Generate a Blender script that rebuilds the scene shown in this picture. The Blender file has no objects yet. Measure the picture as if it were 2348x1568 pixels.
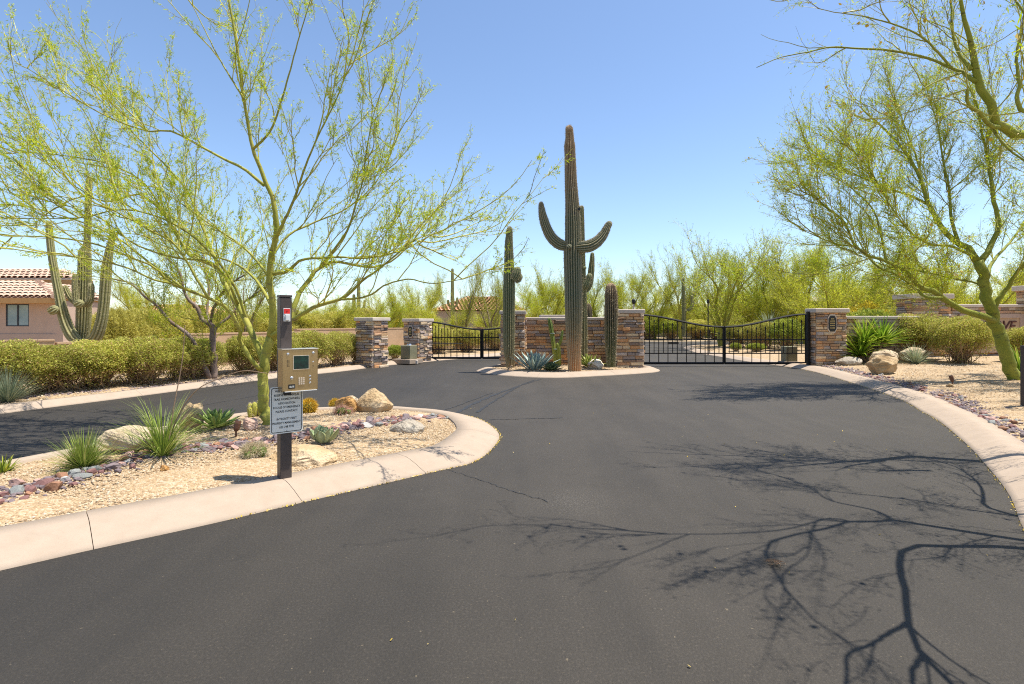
import bpy, bmesh, math, random
import numpy as np
from mathutils import Vector, Matrix

# ------------------------------------------------------------------ camera, sky, sun, exposure
S = bpy.context.scene
COL = S.collection
F, CU, HV, EYE = 1250.0, 1173.5, 740.0, 1.6      # focal length and horizon measured on the photo (2347 px wide)
cd = bpy.data.cameras.new('camera'); cam = bpy.data.objects.new('camera', cd); COL.objects.link(cam)
cam.location = (0, 0, EYE); cam.rotation_euler = (math.radians(90), 0, 0)
cd.sensor_width = 36; cd.lens = 36 * F / 2347; cd.shift_y = -44 / 2347
cd.clip_start = .05; cd.clip_end = 4000
S.camera = cam

SUN_EL, SUN_AZ = math.radians(71), math.atan2(.997, .07)
W = bpy.data.worlds.new('World'); S.world = W; W.use_nodes = True
nt = W.node_tree; bg = nt.nodes['Background']
sky = nt.nodes.new('ShaderNodeTexSky'); sky.sky_type = 'NISHITA'; sky.sun_disc = False
sky.sun_elevation = SUN_EL; sky.sun_rotation = SUN_AZ
sky.altitude = 600; sky.air_density = 1.0; sky.dust_density = .8; sky.ozone_density = 3.0
nt.links.new(sky.outputs['Color'], bg.inputs['Color']); bg.inputs['Strength'].default_value = .125
sl = bpy.data.lights.new('sun', 'SUN'); sl.energy = 4.9; sl.angle = math.radians(.4); sl.color = (1, .95, .86)
so = bpy.data.objects.new('sun', sl); COL.objects.link(so)
SUNV = Vector((math.cos(SUN_EL) * math.sin(SUN_AZ), math.cos(SUN_EL) * math.cos(SUN_AZ), math.sin(SUN_EL)))
so.rotation_euler = (-SUNV).to_track_quat('-Z', 'Y').to_euler(); so.location = (30, 5, 60)
S.view_settings.view_transform = 'Standard'; S.view_settings.look = 'None'
S.view_settings.gamma = 1; S.view_settings.use_curve_mapping = False; S.view_settings.exposure = .8
S.cycles.use_denoising = False; S.cycles.filter_width = 1.1; S.cycles.sample_clamp_indirect = 4; S.cycles.max_bounces = 6; S.cycles.transparent_max_bounces = 4

# ------------------------------------------------------------------ helpers
def gp(u, v, z=0.):                    # a photo pixel that shows a point at height z
    d = F * (EYE - z) / (v - HV); return np.array([(u - CU) * d / F, d, z])
def pp(u, v, d):                       # a photo pixel that shows a point at distance d
    return np.array([(u - CU) * d / F, d, EYE - (v - HV) * d / F])
def nrm(a):
    return a / np.maximum(np.linalg.norm(a, axis=-1, keepdims=True), 1e-9)
def catmull(P, n):
    P = np.asarray(P, float); m = len(P)
    if m < 3:
        t = np.linspace(0, 1, n)[:, None]; return P[0] * (1 - t) + P[-1] * t
    A = np.vstack([2 * P[0] - P[1], P, 2 * P[-1] - P[-2]]); out = []
    for i in range(m - 1):
        p0, p1, p2, p3 = A[i:i + 4]
        for t in np.linspace(0, 1, 16, endpoint=False):
            out.append(.5 * (2 * p1 + (p2 - p0) * t + (2 * p0 - 5 * p1 + 4 * p2 - p3) * t * t + (3 * p1 - p0 - 3 * p2 + p3) * t ** 3))
    out.append(P[-1]); out = np.array(out)
    s = np.r_[0, np.cumsum(np.linalg.norm(np.diff(out[:, :3], axis=0), axis=1))]
    q = np.linspace(0, s[-1], n)
    return np.stack([np.interp(q, s, out[:, k]) for k in range(out.shape[1])], 1)

# ---- materials
def N(nt, t, **kw):
    n = nt.nodes.new(t)
    for k, v in kw.items(): setattr(n, k, v)
    return n
def newmat(name):
    m = bpy.data.materials.new(name); m.use_nodes = True
    nt = m.node_tree; return m, nt, nt.nodes['Principled BSDF'], nt.links
def ramp(nt, fac, stops):
    r = N(nt, 'ShaderNodeValToRGB'); e = r.color_ramp.elements
    while len(e) < len(stops): e.new(.5)
    for i, (p, c) in enumerate(stops): e[i].position = p; e[i].color = (*c, 1)
    nt.links.new(fac, r.inputs['Fac']); return r.outputs['Color']
def mixc(nt, fac, a, b, mode='MIX'):
    n = N(nt, 'ShaderNodeMix', data_type='RGBA', blend_type=mode)
    for sock, v in ((n.inputs[0], fac), (n.inputs[6], a), (n.inputs[7], b)):
        if hasattr(v, 'node'): nt.links.new(v, sock)
        elif isinstance(v, (int, float)): sock.default_value = v
        else: sock.default_value = (*v, 1)
    return n.outputs[2]
def noise(nt, scale, detail=4, rough=.55, vec=None, stretch=None, out='Fac'):
    n = N(nt, 'ShaderNodeTexNoise'); n.inputs['Scale'].default_value = scale
    n.inputs['Detail'].default_value = detail; n.inputs['Roughness'].default_value = rough
    if vec is None: vec = N(nt, 'ShaderNodeTexCoord').outputs['Object']
    if stretch:
        mp = N(nt, 'ShaderNodeMapping'); mp.inputs['Scale'].default_value = stretch
        nt.links.new(vec, mp.inputs['Vector']); vec = mp.outputs['Vector']
    nt.links.new(vec, n.inputs['Vector']); return n.outputs[out]
def bump(nt, bs, height, strength, dist):
    b = N(nt, 'ShaderNodeBump'); b.inputs['Strength'].default_value = strength; b.inputs['Distance'].default_value = dist
    nt.links.new(height, b.inputs['Height']); nt.links.new(b.outputs['Normal'], bs.inputs['Normal'])
def mat(name, stops, scale=6, rough=.85, bs=40, bd=.01, bstr=.5, stretch=None, metal=0, rnd=0, detail=5):
    m, nt, b, L = newmat(name)
    c = ramp(nt, noise(nt, scale, detail, .6, stretch=stretch), stops)
    if rnd:
        oi = N(nt, 'ShaderNodeObjectInfo'); mr = N(nt, 'ShaderNodeMapRange')
        mr.inputs[3].default_value = 1 - rnd; mr.inputs[4].default_value = 1 + rnd
        L.new(oi.outputs['Random'], mr.inputs[0])
        h = N(nt, 'ShaderNodeHueSaturation'); L.new(mr.outputs[0], h.inputs['Value']); L.new(c, h.inputs['Color']); c = h.outputs['Color']
    L.new(c, b.inputs['Base Color']); b.inputs['Roughness'].default_value = rough; b.inputs['Metallic'].default_value = metal
    b.inputs['Specular IOR Level'].default_value = .3
    if bstr: bump(nt, b, noise(nt, bs, 4, .6, stretch=stretch), bstr, bd)
    return m
def two(name, a, b_, **kw): return mat(name, [(.3, a), (.7, b_)], **kw)
def leafmat(name, stops, trans=.35, rough=.55, rnd=.12):
    m, nt, b, L = newmat(name)
    at = N(nt, 'ShaderNodeAttribute', attribute_name='tone')
    c = ramp(nt, at.outputs['Fac'], stops)
    oi = N(nt, 'ShaderNodeObjectInfo'); mr = N(nt, 'ShaderNodeMapRange')
    mr.inputs[3].default_value = 1 - rnd; mr.inputs[4].default_value = 1 + rnd
    L.new(oi.outputs['Random'], mr.inputs[0])
    h = N(nt, 'ShaderNodeHueSaturation'); L.new(mr.outputs[0], h.inputs['Value']); L.new(c, h.inputs['Color']); c = h.outputs['Color']
    L.new(c, b.inputs['Base Color']); b.inputs['Roughness'].default_value = rough; b.inputs['Specular IOR Level'].default_value = .25
    t = N(nt, 'ShaderNodeBsdfTranslucent'); L.new(c, t.inputs['Color'])
    mx = N(nt, 'ShaderNodeMixShader'); mx.inputs[0].default_value = trans
    L.new(b.outputs[0], mx.inputs[1]); L.new(t.outputs[0], mx.inputs[2])
    L.new(mx.outputs[0], nt.nodes['Material Output'].inputs['Surface']); return m

# ---- mesh accumulation
class MB:
    def __init__(s): s.v = []; s.n = 0; s.f = []; s.m = []; s.t = []
    def add(s, V, Fc, mat=0, tone=None):
        V = np.asarray(V, float).reshape(-1, 3); Fc = np.asarray(Fc, np.int64)
        s.v.append(V); s.f.append(Fc + s.n); s.n += len(V)
        s.m.append(np.full(len(Fc), mat, np.int32) if np.isscalar(mat) else np.asarray(mat, np.int32))
        s.t.append(np.full(len(Fc), .5) if tone is None else np.asarray(tone, float)); return s
    def tubes(s, P, R, sides=4, mat=0, tone=None, cap=True):
        P = np.asarray(P, float); R = np.asarray(R, float)
        if P.ndim == 2: P = P[None]; R = R[None]
        n, K, _ = P.shape
        T = nrm(np.gradient(P, axis=1)); ref = np.zeros_like(T); mean = nrm(T.mean(1))
        pick = np.abs(mean[:, 2]) < .8
        ref[pick] = (0, 0, 1); ref[~pick] = (1, .1, 0)
        A = nrm(np.cross(T, ref)); B = np.cross(T, A)
        th = np.arange(sides) * 2 * np.pi / sides
        V = P[:, :, None] + R[:, :, None, None] * (np.cos(th)[:, None] * A[:, :, None] + np.sin(th)[:, None] * B[:, :, None])
        i, k, j = np.meshgrid(np.arange(n), np.arange(K - 1), np.arange(sides), indexing='ij')
        b = (i * K + k) * sides; j2 = (j + 1) % sides
        Fc = np.stack([b + j, b + j2, b + sides + j2, b + sides + j], -1).reshape(-1, 4)
        s.add(V, Fc, mat, None if tone is None else np.repeat(tone, (K - 1) * sides))
        if cap:
            ends = np.arange(n)[:, None] * K * sides + (K - 1) * sides + np.arange(sides)[None]
            starts = np.arange(n)[:, None] * K * sides + np.arange(sides)[None, ::-1]
            for e in (ends, starts):
                s.f.append(e + s.n - n * K * sides); s.m.append(np.full(n, mat, np.int32)); s.t.append(np.full(n, .5))
        return s
    def quads(s, C, A, B, mat=0, tone=None, kite=False):       # parallelograms / leaf kites round centres C
        C, A, B = (np.asarray(x, float) for x in (C, A, B))
        if kite: V = np.stack([C - A, C - .1 * A + B, C + A, C - .1 * A - B], 1)
        else: V = np.stack([C - A - B, C + A - B, C + A + B, C - A + B], 1)
        return s.add(V, np.arange(4 * len(C)).reshape(-1, 4), mat, tone)
    def box(s, lo, hi, mat=0):
        (a, b, c), (d, e, f) = lo, hi
        V = [(a, b, c), (d, b, c), (d, e, c), (a, e, c), (a, b, f), (d, b, f), (d, e, f), (a, e, f)]
        return s.add(V, [(0, 3, 2, 1), (4, 5, 6, 7), (0, 1, 5, 4), (1, 2, 6, 5), (2, 3, 7, 6), (3, 0, 4, 7)], mat)
    def build(s, name, mats, parent=None, smooth=False, local=False, bevel=0):
        me = bpy.data.meshes.new(name); V = np.vstack(s.v)
        if parent is not None and not local: V = V - np.array(parent.location)
        me.vertices.add(len(V)); me.vertices.foreach_set('co', V.astype(np.float32).ravel())
        lens = np.concatenate([np.full(len(f), f.shape[1]) for f in s.f]); loops = np.concatenate([f.ravel() for f in s.f])
        me.loops.add(len(loops)); me.loops.foreach_set('vertex_index', loops.astype(np.int32))
        me.polygons.add(len(lens)); me.polygons.foreach_set('loop_start', np.r_[0, np.cumsum(lens)[:-1]].astype(np.int32))
        me.polygons.foreach_set('material_index', np.concatenate(s.m))
        me.polygons.foreach_set('use_smooth', np.full(len(lens), bool(smooth)))
        at = me.attributes.new('tone', 'FLOAT', 'FACE'); at.data.foreach_set('value', np.concatenate(s.t).astype(np.float32))
        me.update(calc_edges=True)
        for m in (mats if isinstance(mats, (list, tuple)) else [mats]): me.materials.append(m)
        if bevel:
            bm = bmesh.new(); bm.from_mesh(me); bmesh.ops.remove_doubles(bm, verts=bm.verts, dist=1e-5)
            bmesh.ops.bevel(bm, geom=[e for e in bm.edges if len(e.link_faces) == 2 and e.calc_face_angle() > .5], offset=bevel, segments=2, profile=.5, affect='EDGES')
            bm.to_mesh(me); bm.free()
        return link(name, me, parent)
def link(name, me, parent=None, loc=None):
    o = bpy.data.objects.new(name, me); COL.objects.link(o)
    if parent is not None: o.parent = parent
    if loc is not None: o.location = loc
    return o
def tag(o, label, cat, group=None):
    o['label'] = label; o['category'] = cat
    if group: o['group'] = group
    return o
def thing(name, label, cat, loc=(0, 0, 0), rz=0., group=None):
    o = bpy.data.objects.new(name, None); COL.objects.link(o); o.empty_display_size = .1
    o.location = loc; o.rotation_euler = (0, 0, rz); return tag(o, label, cat, group)
def kind(o, k): o['kind'] = k; return o
def dup(root, loc, rz=0., sc=1., label=None, group=None):
    r = root.copy(); COL.objects.link(r); r.location = loc; r.rotation_euler = (0, 0, rz)
    r.scale = (sc, sc, sc) if np.isscalar(sc) else sc
    if label: r['label'] = label
    if group: r['group'] = group
    for ch in list(root.children):
        c = ch.copy(); COL.objects.link(c); c.parent = r
        for g in list(ch.children):
            d = g.copy(); COL.objects.link(d); d.parent = c
    return r
def text(body, parent, loc, size, m, sx=1., rot=(math.pi / 2, 0, 0), name='lettering', shear=0, ext=.0006, align='CENTER', bold=0):
    c = bpy.data.curves.new(name, 'FONT'); c.body = body; c.size = size; c.align_x = align; c.align_y = 'CENTER'
    c.extrude = ext; c.shear = shear; c.resolution_u = 2; c.offset = bold; c.materials.append(m)
    o = link(name, c); bpy.context.view_layer.update()
    me = bpy.data.meshes.new_from_object(o.evaluated_get(bpy.context.evaluated_depsgraph_get())); bpy.data.objects.remove(o)
    o = link(name, me, parent, loc); o.rotation_euler = rot; o.scale = (sx, 1, 1); return o

# ------------------------------------------------------------------ materials
def asphalt_mat():
    m, nt, b, L = newmat('asphalt')
    big = noise(nt, .35, 5, .6); fine = noise(nt, 62, 4, .75); mid = noise(nt, 3.5, 5, .6)
    c = ramp(nt, fine, [(.30, (.022, .0185, .014)), (.52, (.041, .0345, .0265)), (.62, (.072, .060, .046)), (.74, (.20, .155, .105))])
    c = mixc(nt, .36, c, ramp(nt, mid, [(.3, (.032, .0268, .0205)), (.7, (.049, .0412, .0318))]))
    c = mixc(nt, ramp(nt, big, [(.35, (0, 0, 0)), (.7, (.45, .45, .45))]), c, (.070, .059, .046))
    tr = noise(nt, 1.1, 4, .6, stretch=(1.6, .22, 1)); c = mixc(nt, ramp(nt, tr, [(.42, (0, 0, 0)), (.62, (.35, .35, .35))]), c, (.026, .0225, .018))
    st = noise(nt, 2.3, 3, .5); c = mixc(nt, ramp(nt, st, [(.70, (0, 0, 0)), (.78, (.5, .5, .5))]), c, (.018, .016, .013))
    pt = N(nt, 'ShaderNodeTexGradient', gradient_type='SPHERICAL'); mp = N(nt, 'ShaderNodeMapping'); g0 = gp(1305, 1150); mp.inputs['Location'].default_value = (-g0[0] / .55, -g0[1] / .55, 0); mp.inputs['Scale'].default_value = (1 / .55, 1 / .55, 1); L.new(N(nt, 'ShaderNodeTexCoord').outputs['Object'], mp.inputs['Vector']); L.new(mp.outputs[0], pt.inputs['Vector'])
    sp2 = N(nt, 'ShaderNodeMath', operation='MULTIPLY'); pw = N(nt, 'ShaderNodeMath', operation='MULTIPLY'); L.new(pt.outputs['Fac'], pw.inputs[0]); pw.inputs[1].default_value = .6; L.new(pw.outputs[0], sp2.inputs[0]); L.new(ramp(nt, noise(nt, 60, 2, .6), [(.5, (0, 0, 0)), (.62, (1, 1, 1))]), sp2.inputs[1]); c = mixc(nt, sp2.outputs[0], c, (.13, .115, .095))
    sp = noise(nt, 33, 2, .5)
    c = mixc(nt, ramp(nt, sp, [(.72, (0, 0, 0)), (.77, (.6, .6, .6))]), c, (.24, .19, .12))
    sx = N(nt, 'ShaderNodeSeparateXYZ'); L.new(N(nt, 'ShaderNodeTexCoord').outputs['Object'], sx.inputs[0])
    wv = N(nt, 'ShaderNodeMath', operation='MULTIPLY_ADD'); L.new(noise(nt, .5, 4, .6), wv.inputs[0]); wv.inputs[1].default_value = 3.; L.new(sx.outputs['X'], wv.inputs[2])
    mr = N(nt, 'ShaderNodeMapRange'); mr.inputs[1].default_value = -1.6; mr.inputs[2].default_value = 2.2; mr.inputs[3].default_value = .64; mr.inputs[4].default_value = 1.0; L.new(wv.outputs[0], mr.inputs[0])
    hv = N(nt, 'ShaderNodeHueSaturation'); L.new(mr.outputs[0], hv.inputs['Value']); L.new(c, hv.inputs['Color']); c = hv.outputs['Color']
    L.new(c, b.inputs['Base Color']); b.inputs['Roughness'].default_value = .72; b.inputs['Specular IOR Level'].default_value = .35
    bump(nt, b, noise(nt, 75, 4, .75), .9, .012); return m
M = {}
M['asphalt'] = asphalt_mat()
M['seal'] = two('crack_seal', (.02, .02, .02), (.035, .034, .033), scale=30, rough=.6)
def concrete(name, a, b_, stain):
    m, nt, b, L = newmat(name)
    c = ramp(nt, noise(nt, 5, 6, .65), [(.3, a), (.7, b_)])
    c = mixc(nt, ramp(nt, noise(nt, 2.2, 4, .6, stretch=(1, 2.5, 1)), [(.55, (0, 0, 0)), (.8, (.28, .28, .28))]), c, stain)
    c = mixc(nt, ramp(nt, noise(nt, 130, 2, .6), [(.33, (.3, .3, .3)), (.45, (0, 0, 0))]), c, stain)
    st2 = noise(nt, 1.3, 6, .7, stretch=(1, 1, .3)); c = mixc(nt, ramp(nt, st2, [(.62, (0, 0, 0)), (.72, (.3, .3, .3))]), c, tuple(x * .6 for x in stain))
    L.new(c, b.inputs['Base Color']); b.inputs['Roughness'].default_value = .85; b.inputs['Specular IOR Level'].default_value = .25
    bump(nt, b, noise(nt, 160, 3, .6), .25, .004); return m
M['kerb'] = concrete('kerb_concrete', (.325, .252, .187), (.372, .293, .222), (.23, .187, .145))
M['cap'] = concrete('cap_concrete', (.53, .44, .36), (.62, .53, .44), (.41, .345, .285))
M['stucco'] = two('stucco_wall', (.42, .28, .17), (.50, .34, .21), scale=3, bs=60, bd=.01, bstr=.4)
M['housewall'] = two('house_stucco', (.40, .29, .225), (.46, .335, .26), scale=2, bs=50, bd=.01)
M['housewall_far'] = two('far_house_stucco', (.33, .28, .22), (.40, .33, .26), scale=2, bs=50)
M['fascia'] = two('fascia', (.42, .24, .09), (.50, .29, .12), scale=3)
M['tile'] = mat('roof_tile', [(.25, (.40, .26, .18)), (.5, (.50, .34, .25)), (.75, (.58, .43, .33))], scale=3, rnd=.14, bs=30)
M['tile_far'] = mat('far_roof_tile', [(.3, (.50, .24, .13)), (.7, (.58, .33, .21))], scale=4, bs=30)
M['tile_grey'] = mat('pale_roof_tile', [(.3, (.40, .35, .27)), (.7, (.52, .46, .37))], scale=4, bs=30)
M['glass'] = two('window_glass', (.17, .25, .27), (.27, .36, .38), scale=1.5, rough=.2, bstr=0)
M['frame_dark'] = two('dark_frame', (.02, .022, .03), (.035, .035, .045), scale=8, rough=.4, bstr=0)
def gravel_mat():
    m, nt, b, L = newmat('gravel')
    co = N(nt, 'ShaderNodeTexCoord').outputs['Object']
    v = N(nt, 'ShaderNodeTexVoronoi'); v.inputs['Scale'].default_value = 55; L.new(co, v.inputs['Vector'])
    sep = N(nt, 'ShaderNodeSeparateColor'); L.new(v.outputs['Color'], sep.inputs[0])
    c = ramp(nt, sep.outputs[0], [(0, (.25, .165, .095)), (.35, (.38, .27, .155)), (.7, (.46, .345, .21)), (1, (.53, .44, .33))])
    c = mixc(nt, ramp(nt, noise(nt, 1.2, 5, .6), [(.35, (0, 0, 0)), (.75, (.45, .45, .45))]), c, (.36, .235, .125))
    L.new(c, b.inputs['Base Color']); b.inputs['Roughness'].default_value = .95; b.inputs['Specular IOR Level'].default_value = .15
    inv = N(nt, 'ShaderNodeMath', operation='SUBTRACT'); inv.inputs[0].default_value = 1; L.new(v.outputs['Distance'], inv.inputs[1])
    bump(nt, b, inv.outputs[0], .9, .015); return m
M['gravel'] = gravel_mat()
M['pebble'] = leafmat('pebble', [(0, (.25, .16, .09)), (.4, (.40, .285, .165)), (.75, (.48, .365, .23)), (1, (.56, .48, .37))], trans=0, rough=.9)
M['ground'] = two('desert_ground', (.34, .25, .15), (.46, .34, .2), scale=.6, bs=8, bd=.05)
ROCKC = {'tan': [(.25, (.27, .165, .075)), (.5, (.44, .31, .17)), (.75, (.58, .47, .33))],
         'pale': [(.25, (.34, .25, .155)), (.5, (.48, .375, .25)), (.75, (.57, .47, .34))],
         'rust': [(.25, (.22, .10, .035)), (.5, (.42, .22, .07)), (.75, (.56, .36, .15))],
         'pink': [(.25, (.22, .12, .09)), (.5, (.50, .33, .25)), (.75, (.66, .52, .44))],
         'grey': [(.25, (.22, .18, .135)), (.5, (.35, .30, .235)), (.75, (.46, .41, .33))],
         'white': [(.25, (.45, .36, .24)), (.5, (.68, .60, .47)), (.75, (.76, .70, .60))]}
for k, st in ROCKC.items(): M['rock_' + k] = mat('boulder_' + k, st, scale=2.6, bs=14, bd=.06, bstr=.9, detail=9)
RIVER = {'purple red': ((.16, .075, .07), (.27, .14, .12)), 'plum grey': ((.13, .10, .105), (.22, .17, .17)), 'blue grey': ((.155, .16, .15), (.28, .285, .265)),
         'rosy pink': ((.34, .20, .165), (.47, .31, .26)), 'rusty': ((.24, .115, .065), (.36, .19, .11)), 'pale': ((.45, .42, .38), (.60, .57, .52))}
for k, (a, b_) in RIVER.items(): M['river_' + k] = two('river_rock_' + k.replace(' ', '_'), a, b_, scale=9, bs=30, rnd=.2, rough=.75)
STONEC = [((.30, .19, .11), (.40, .26, .15)), ((.22, .135, .085), (.31, .195, .125)), ((.20, .165, .15), (.29, .235, .21)), ((.155, .125, .12), (.23, .185, .175)),
          ((.33, .17, .085), (.42, .235, .12)), ((.37, .28, .19), (.47, .36, .25)), ((.25, .20, .155), (.35, .275, .21)), ((.135, .10, .085), (.20, .145, .12))]
for i, (a, b_) in enumerate(STONEC): M['stone%d' % i] = two('ledge_stone', tuple(x * q for x, q in zip(a, (1.75, 1.68, 1.5))), tuple(x * q for x, q in zip(b_, (1.75, 1.7, 1.55))), scale=8, bs=25, bd=.02, bstr=.8, rnd=.18)
M['mortar'] = two('mortar', (.05, .04, .033), (.085, .065, .052), scale=20)
M['iron'] = two('black_iron', (.008, .0075, .008), (.014, .013, .013), scale=20, rough=.6, bstr=0)
M['bronze'] = two('bronze_paint', (.060, .046, .040), (.080, .062, .054), scale=25, rough=.42, bs=200, bd=.001)
M['steel'] = mat('brushed_brass_steel', [(.3, (.35, .255, .13)), (.7, (.39, .285, .147))], scale=6, rough=.33, bs=70, bd=.0004, bstr=.06, stretch=(14, 14, 1), metal=.85, detail=2)
M['chrome'] = two('chrome', (.6, .58, .55), (.75, .73, .7), scale=9, rough=.2, bstr=0, metal=.8)
M['screen'] = mat('screen', [(.3, (.004, .012, .016)), (.55, (.006, .045, .035)), (.72, (.05, .10, .04)), (.85, (.16, .2, .1))], scale=14, rough=.12, bstr=0)
M['black'] = two('black_plastic', (.012, .012, .012), (.02, .02, .02), scale=10, rough=.4, bstr=0)
M['signwhite'] = two('sign_white', (.72, .69, .60), (.79, .76, .67), scale=5, rough=.45, bstr=0)
M['red'] = two('red_plate', (.62, .02, .02), (.72, .035, .03), scale=8, rough=.4, bstr=0)
M['white'] = two('white_plastic', (.62, .62, .60), (.72, .72, .70), scale=8, rough=.4, bstr=0)
M['gold'] = two('gold_letters', (.50, .36, .12), (.62, .46, .18), scale=9, rough=.5, bstr=0)
M['boxgrey'] = two('operator_paint', (.17, .16, .095), (.24, .22, .14), scale=4, rough=.45)
M['lettersrust'] = two('rusty_letters', (.07, .025, .02), (.12, .04, .025), scale=9, rough=.6, bstr=0)
def bark_mat(name, a, b_, mark, marks=.62):
    m, nt, b, L = newmat(name)
    c = ramp(nt, noise(nt, 3, 5, .6), [(.3, a), (.7, b_)])
    c = mixc(nt, ramp(nt, noise(nt, 5, 5, .65, stretch=(1, 1, 4)), [(marks, (0, 0, 0)), (marks + .1, (.85, .85, .85))]), c, mark)
    L.new(c, b.inputs['Base Color']); b.inputs['Roughness'].default_value = .7; b.inputs['Specular IOR Level'].default_value = .25
    bump(nt, b, noise(nt, 40, 4, .6), .5, .006); return m
M['bark'] = bark_mat('palo_verde_bark', (.24, .25, .035), (.36, .33, .065), (.15, .11, .065), .57)
M['barkg'] = bark_mat('green_bark', (.19, .22, .025), (.29, .29, .05), (.06, .05, .028), .57)
M['barkgrey'] = bark_mat('grey_bark', (.15, .10, .075), (.27, .20, .165), (.05, .032, .03), .58)
M['twig'] = leafmat('green_twig', [(0, (.15, .105, .05)), (.4, (.35, .33, .05)), (1, (.53, .49, .10))], trans=.0, rnd=.1)
M['twigdry'] = leafmat('dry_twig', [(0, (.24, .15, .09)), (1, (.46, .32, .19))], trans=0)
M['pv'] = leafmat('palo_verde_leaf', [(0, (.22, .35, .010)), (.5, (.42, .51, .015)), (1, (.62, .62, .04))], trans=.52)
M['pvg'] = leafmat('mesquite_leaf', [(0, (.28, .37, .018)), (.5, (.49, .52, .028)), (1, (.69, .65, .07))], trans=.55)
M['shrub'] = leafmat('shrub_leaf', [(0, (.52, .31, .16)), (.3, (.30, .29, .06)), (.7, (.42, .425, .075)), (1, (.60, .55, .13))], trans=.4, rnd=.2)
M['shrubg'] = leafmat('green_shrub_leaf', [(0, (.14, .19, .025)), (.5, (.27, .33, .04)), (1, (.45, .45, .06))], trans=.35)
M['bloom'] = leafmat('yellow_shrub_leaf', [(0, (.20, .17, .02)), (.5, (.42, .35, .03)), (1, (.60, .47, .03))], trans=.35)
M['hay'] = leafmat('yellow_broom_stem', [(0, (.38, .35, .05)), (.5, (.56, .51, .10)), (1, (.66, .58, .16))], trans=.3)
M['grass'] = leafmat('yucca_blade', [(0, (.13, .19, .025)), (.5, (.23, .31, .055)), (.85, (.42, .44, .11)), (1, (.58, .48, .2))], trans=.2, rough=.4)
M['greygrass'] = leafmat('grey_blade', [(0, (.13, .17, .10)), (.5, (.24, .29, .18)), (1, (.42, .44, .27))], trans=.15, rough=.45)
M['strap'] = leafmat('strap_leaf', [(0, (.10, .19, .015)), (.5, (.24, .38, .03)), (1, (.55, .60, .08))], trans=.3, rough=.35)
def blade_mat(name, a, b_, edge):
    m, nt, b, L = newmat(name)
    at = N(nt, 'ShaderNodeAttribute', attribute_name='tone')
    c = mixc(nt, at.outputs['Fac'], ramp(nt, noise(nt, 7, 4, .6), [(.3, a), (.7, b_)]), edge)
    L.new(c, b.inputs['Base Color']); b.inputs['Roughness'].default_value = .5; b.inputs['Specular IOR Level'].default_value = .3; return m
M['agave_green'] = blade_mat('green_agave_leaf', (.12, .21, .045), (.20, .30, .075), (.42, .42, .13))
M['agave_pale'] = blade_mat('pale_agave_leaf', (.30, .39, .20), (.40, .48, .28), (.52, .54, .25))
M['agave_blue'] = blade_mat('blue_agave_leaf', (.22, .32, .28), (.33, .43, .38), (.52, .55, .44))
M['agave_dark'] = blade_mat('dark_agave_leaf', (.05, .09, .035), (.085, .13, .05), (.26, .28, .14))
M['agave_lime'] = blade_mat('lime_agave_leaf', (.18, .26, .03), (.27, .33, .06), (.52, .48, .15))
def cactus_mat(name, stops, crest, zscale, cm=.55):
    m, nt, b, L = newmat(name)
    sep = N(nt, 'ShaderNodeSeparateXYZ'); L.new(N(nt, 'ShaderNodeTexCoord').outputs['Object'], sep.inputs[0])
    dv = N(nt, 'ShaderNodeMath', operation='DIVIDE'); L.new(sep.outputs['Z'], dv.inputs[0]); dv.inputs[1].default_value = zscale
    ad = N(nt, 'ShaderNodeMath', operation='MULTIPLY_ADD'); L.new(noise(nt, 2.2, 4, .6), ad.inputs[0]); ad.inputs[1].default_value = .22
    sb = N(nt, 'ShaderNodeMath', operation='SUBTRACT'); L.new(dv.outputs[0], sb.inputs[0]); sb.inputs[1].default_value = .11
    L.new(sb.outputs[0], ad.inputs[2])
    c = ramp(nt, ad.outputs[0], stops)
    at = N(nt, 'ShaderNodeAttribute', attribute_name='tone')
    mu = N(nt, 'ShaderNodeMath', operation='MULTIPLY'); L.new(at.outputs['Fac'], mu.inputs[0]); mu.inputs[1].default_value = cm
    c = mixc(nt, mu.outputs[0], c, crest)
    L.new(c, b.inputs['Base Color']); b.inputs['Roughness'].default_value = .75; b.inputs['Specular IOR Level'].default_value = .2
    bump(nt, b, noise(nt, 45, 4, .65), .7, .02); return m
M['saguaro'] = cactus_mat('saguaro_skin', [(0, (.62, .31, .12)), (.09, (.56, .31, .13)), (.16, (.30, .22, .10)), (.30, (.12, .155, .09)), (.62, (.12, .145, .08)), (.74, (.20, .15, .085)), (1, (.30, .175, .09))], (.40, .33, .22), 7.5)
M['saguaro_small'] = cactus_mat('small_saguaro_skin', [(0, (.34, .21, .10)), (.12, (.22, .17, .08)), (.3, (.15, .15, .065)), (.6, (.11, .15, .07)), (1, (.15, .16, .07))], (.36, .32, .18), 4.6)
M['saguaro_bristly'] = cactus_mat('bristly_cactus_skin', [(0, (.10, .14, .03)), (.35, (.05, .075, .02)), (.6, (.055, .055, .028)), (.85, (.12, .085, .05)), (1, (.32, .22, .14))], (.34, .26, .16), 2.7)
M['saguaro_far'] = cactus_mat('far_saguaro_skin', [(0, (.27, .22, .10)), (.3, (.20, .19, .075)), (1, (.22, .225, .07))], (.40, .36, .2), 5.)
M['pole_cactus'] = cactus_mat('pole_cactus_skin', [(0, (.42, .38, .05)), (.3, (.30, .31, .04)), (.6, (.13, .19, .035)), (1, (.10, .17, .04))], (.38, .38, .15), 1.7, .3)
M['spine'] = two('pale_spines', (.42, .34, .2), (.6, .5, .33), scale=9, bstr=0)
M['goldspine'] = leafmat('golden_spines', [(0, (.40, .21, .01)), (.6, (.66, .40, .025)), (1, (.80, .58, .08))], trans=.1)
M['barrel'] = two('barrel_skin', (.16, .16, .03), (.24, .2, .04), scale=9)
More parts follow.
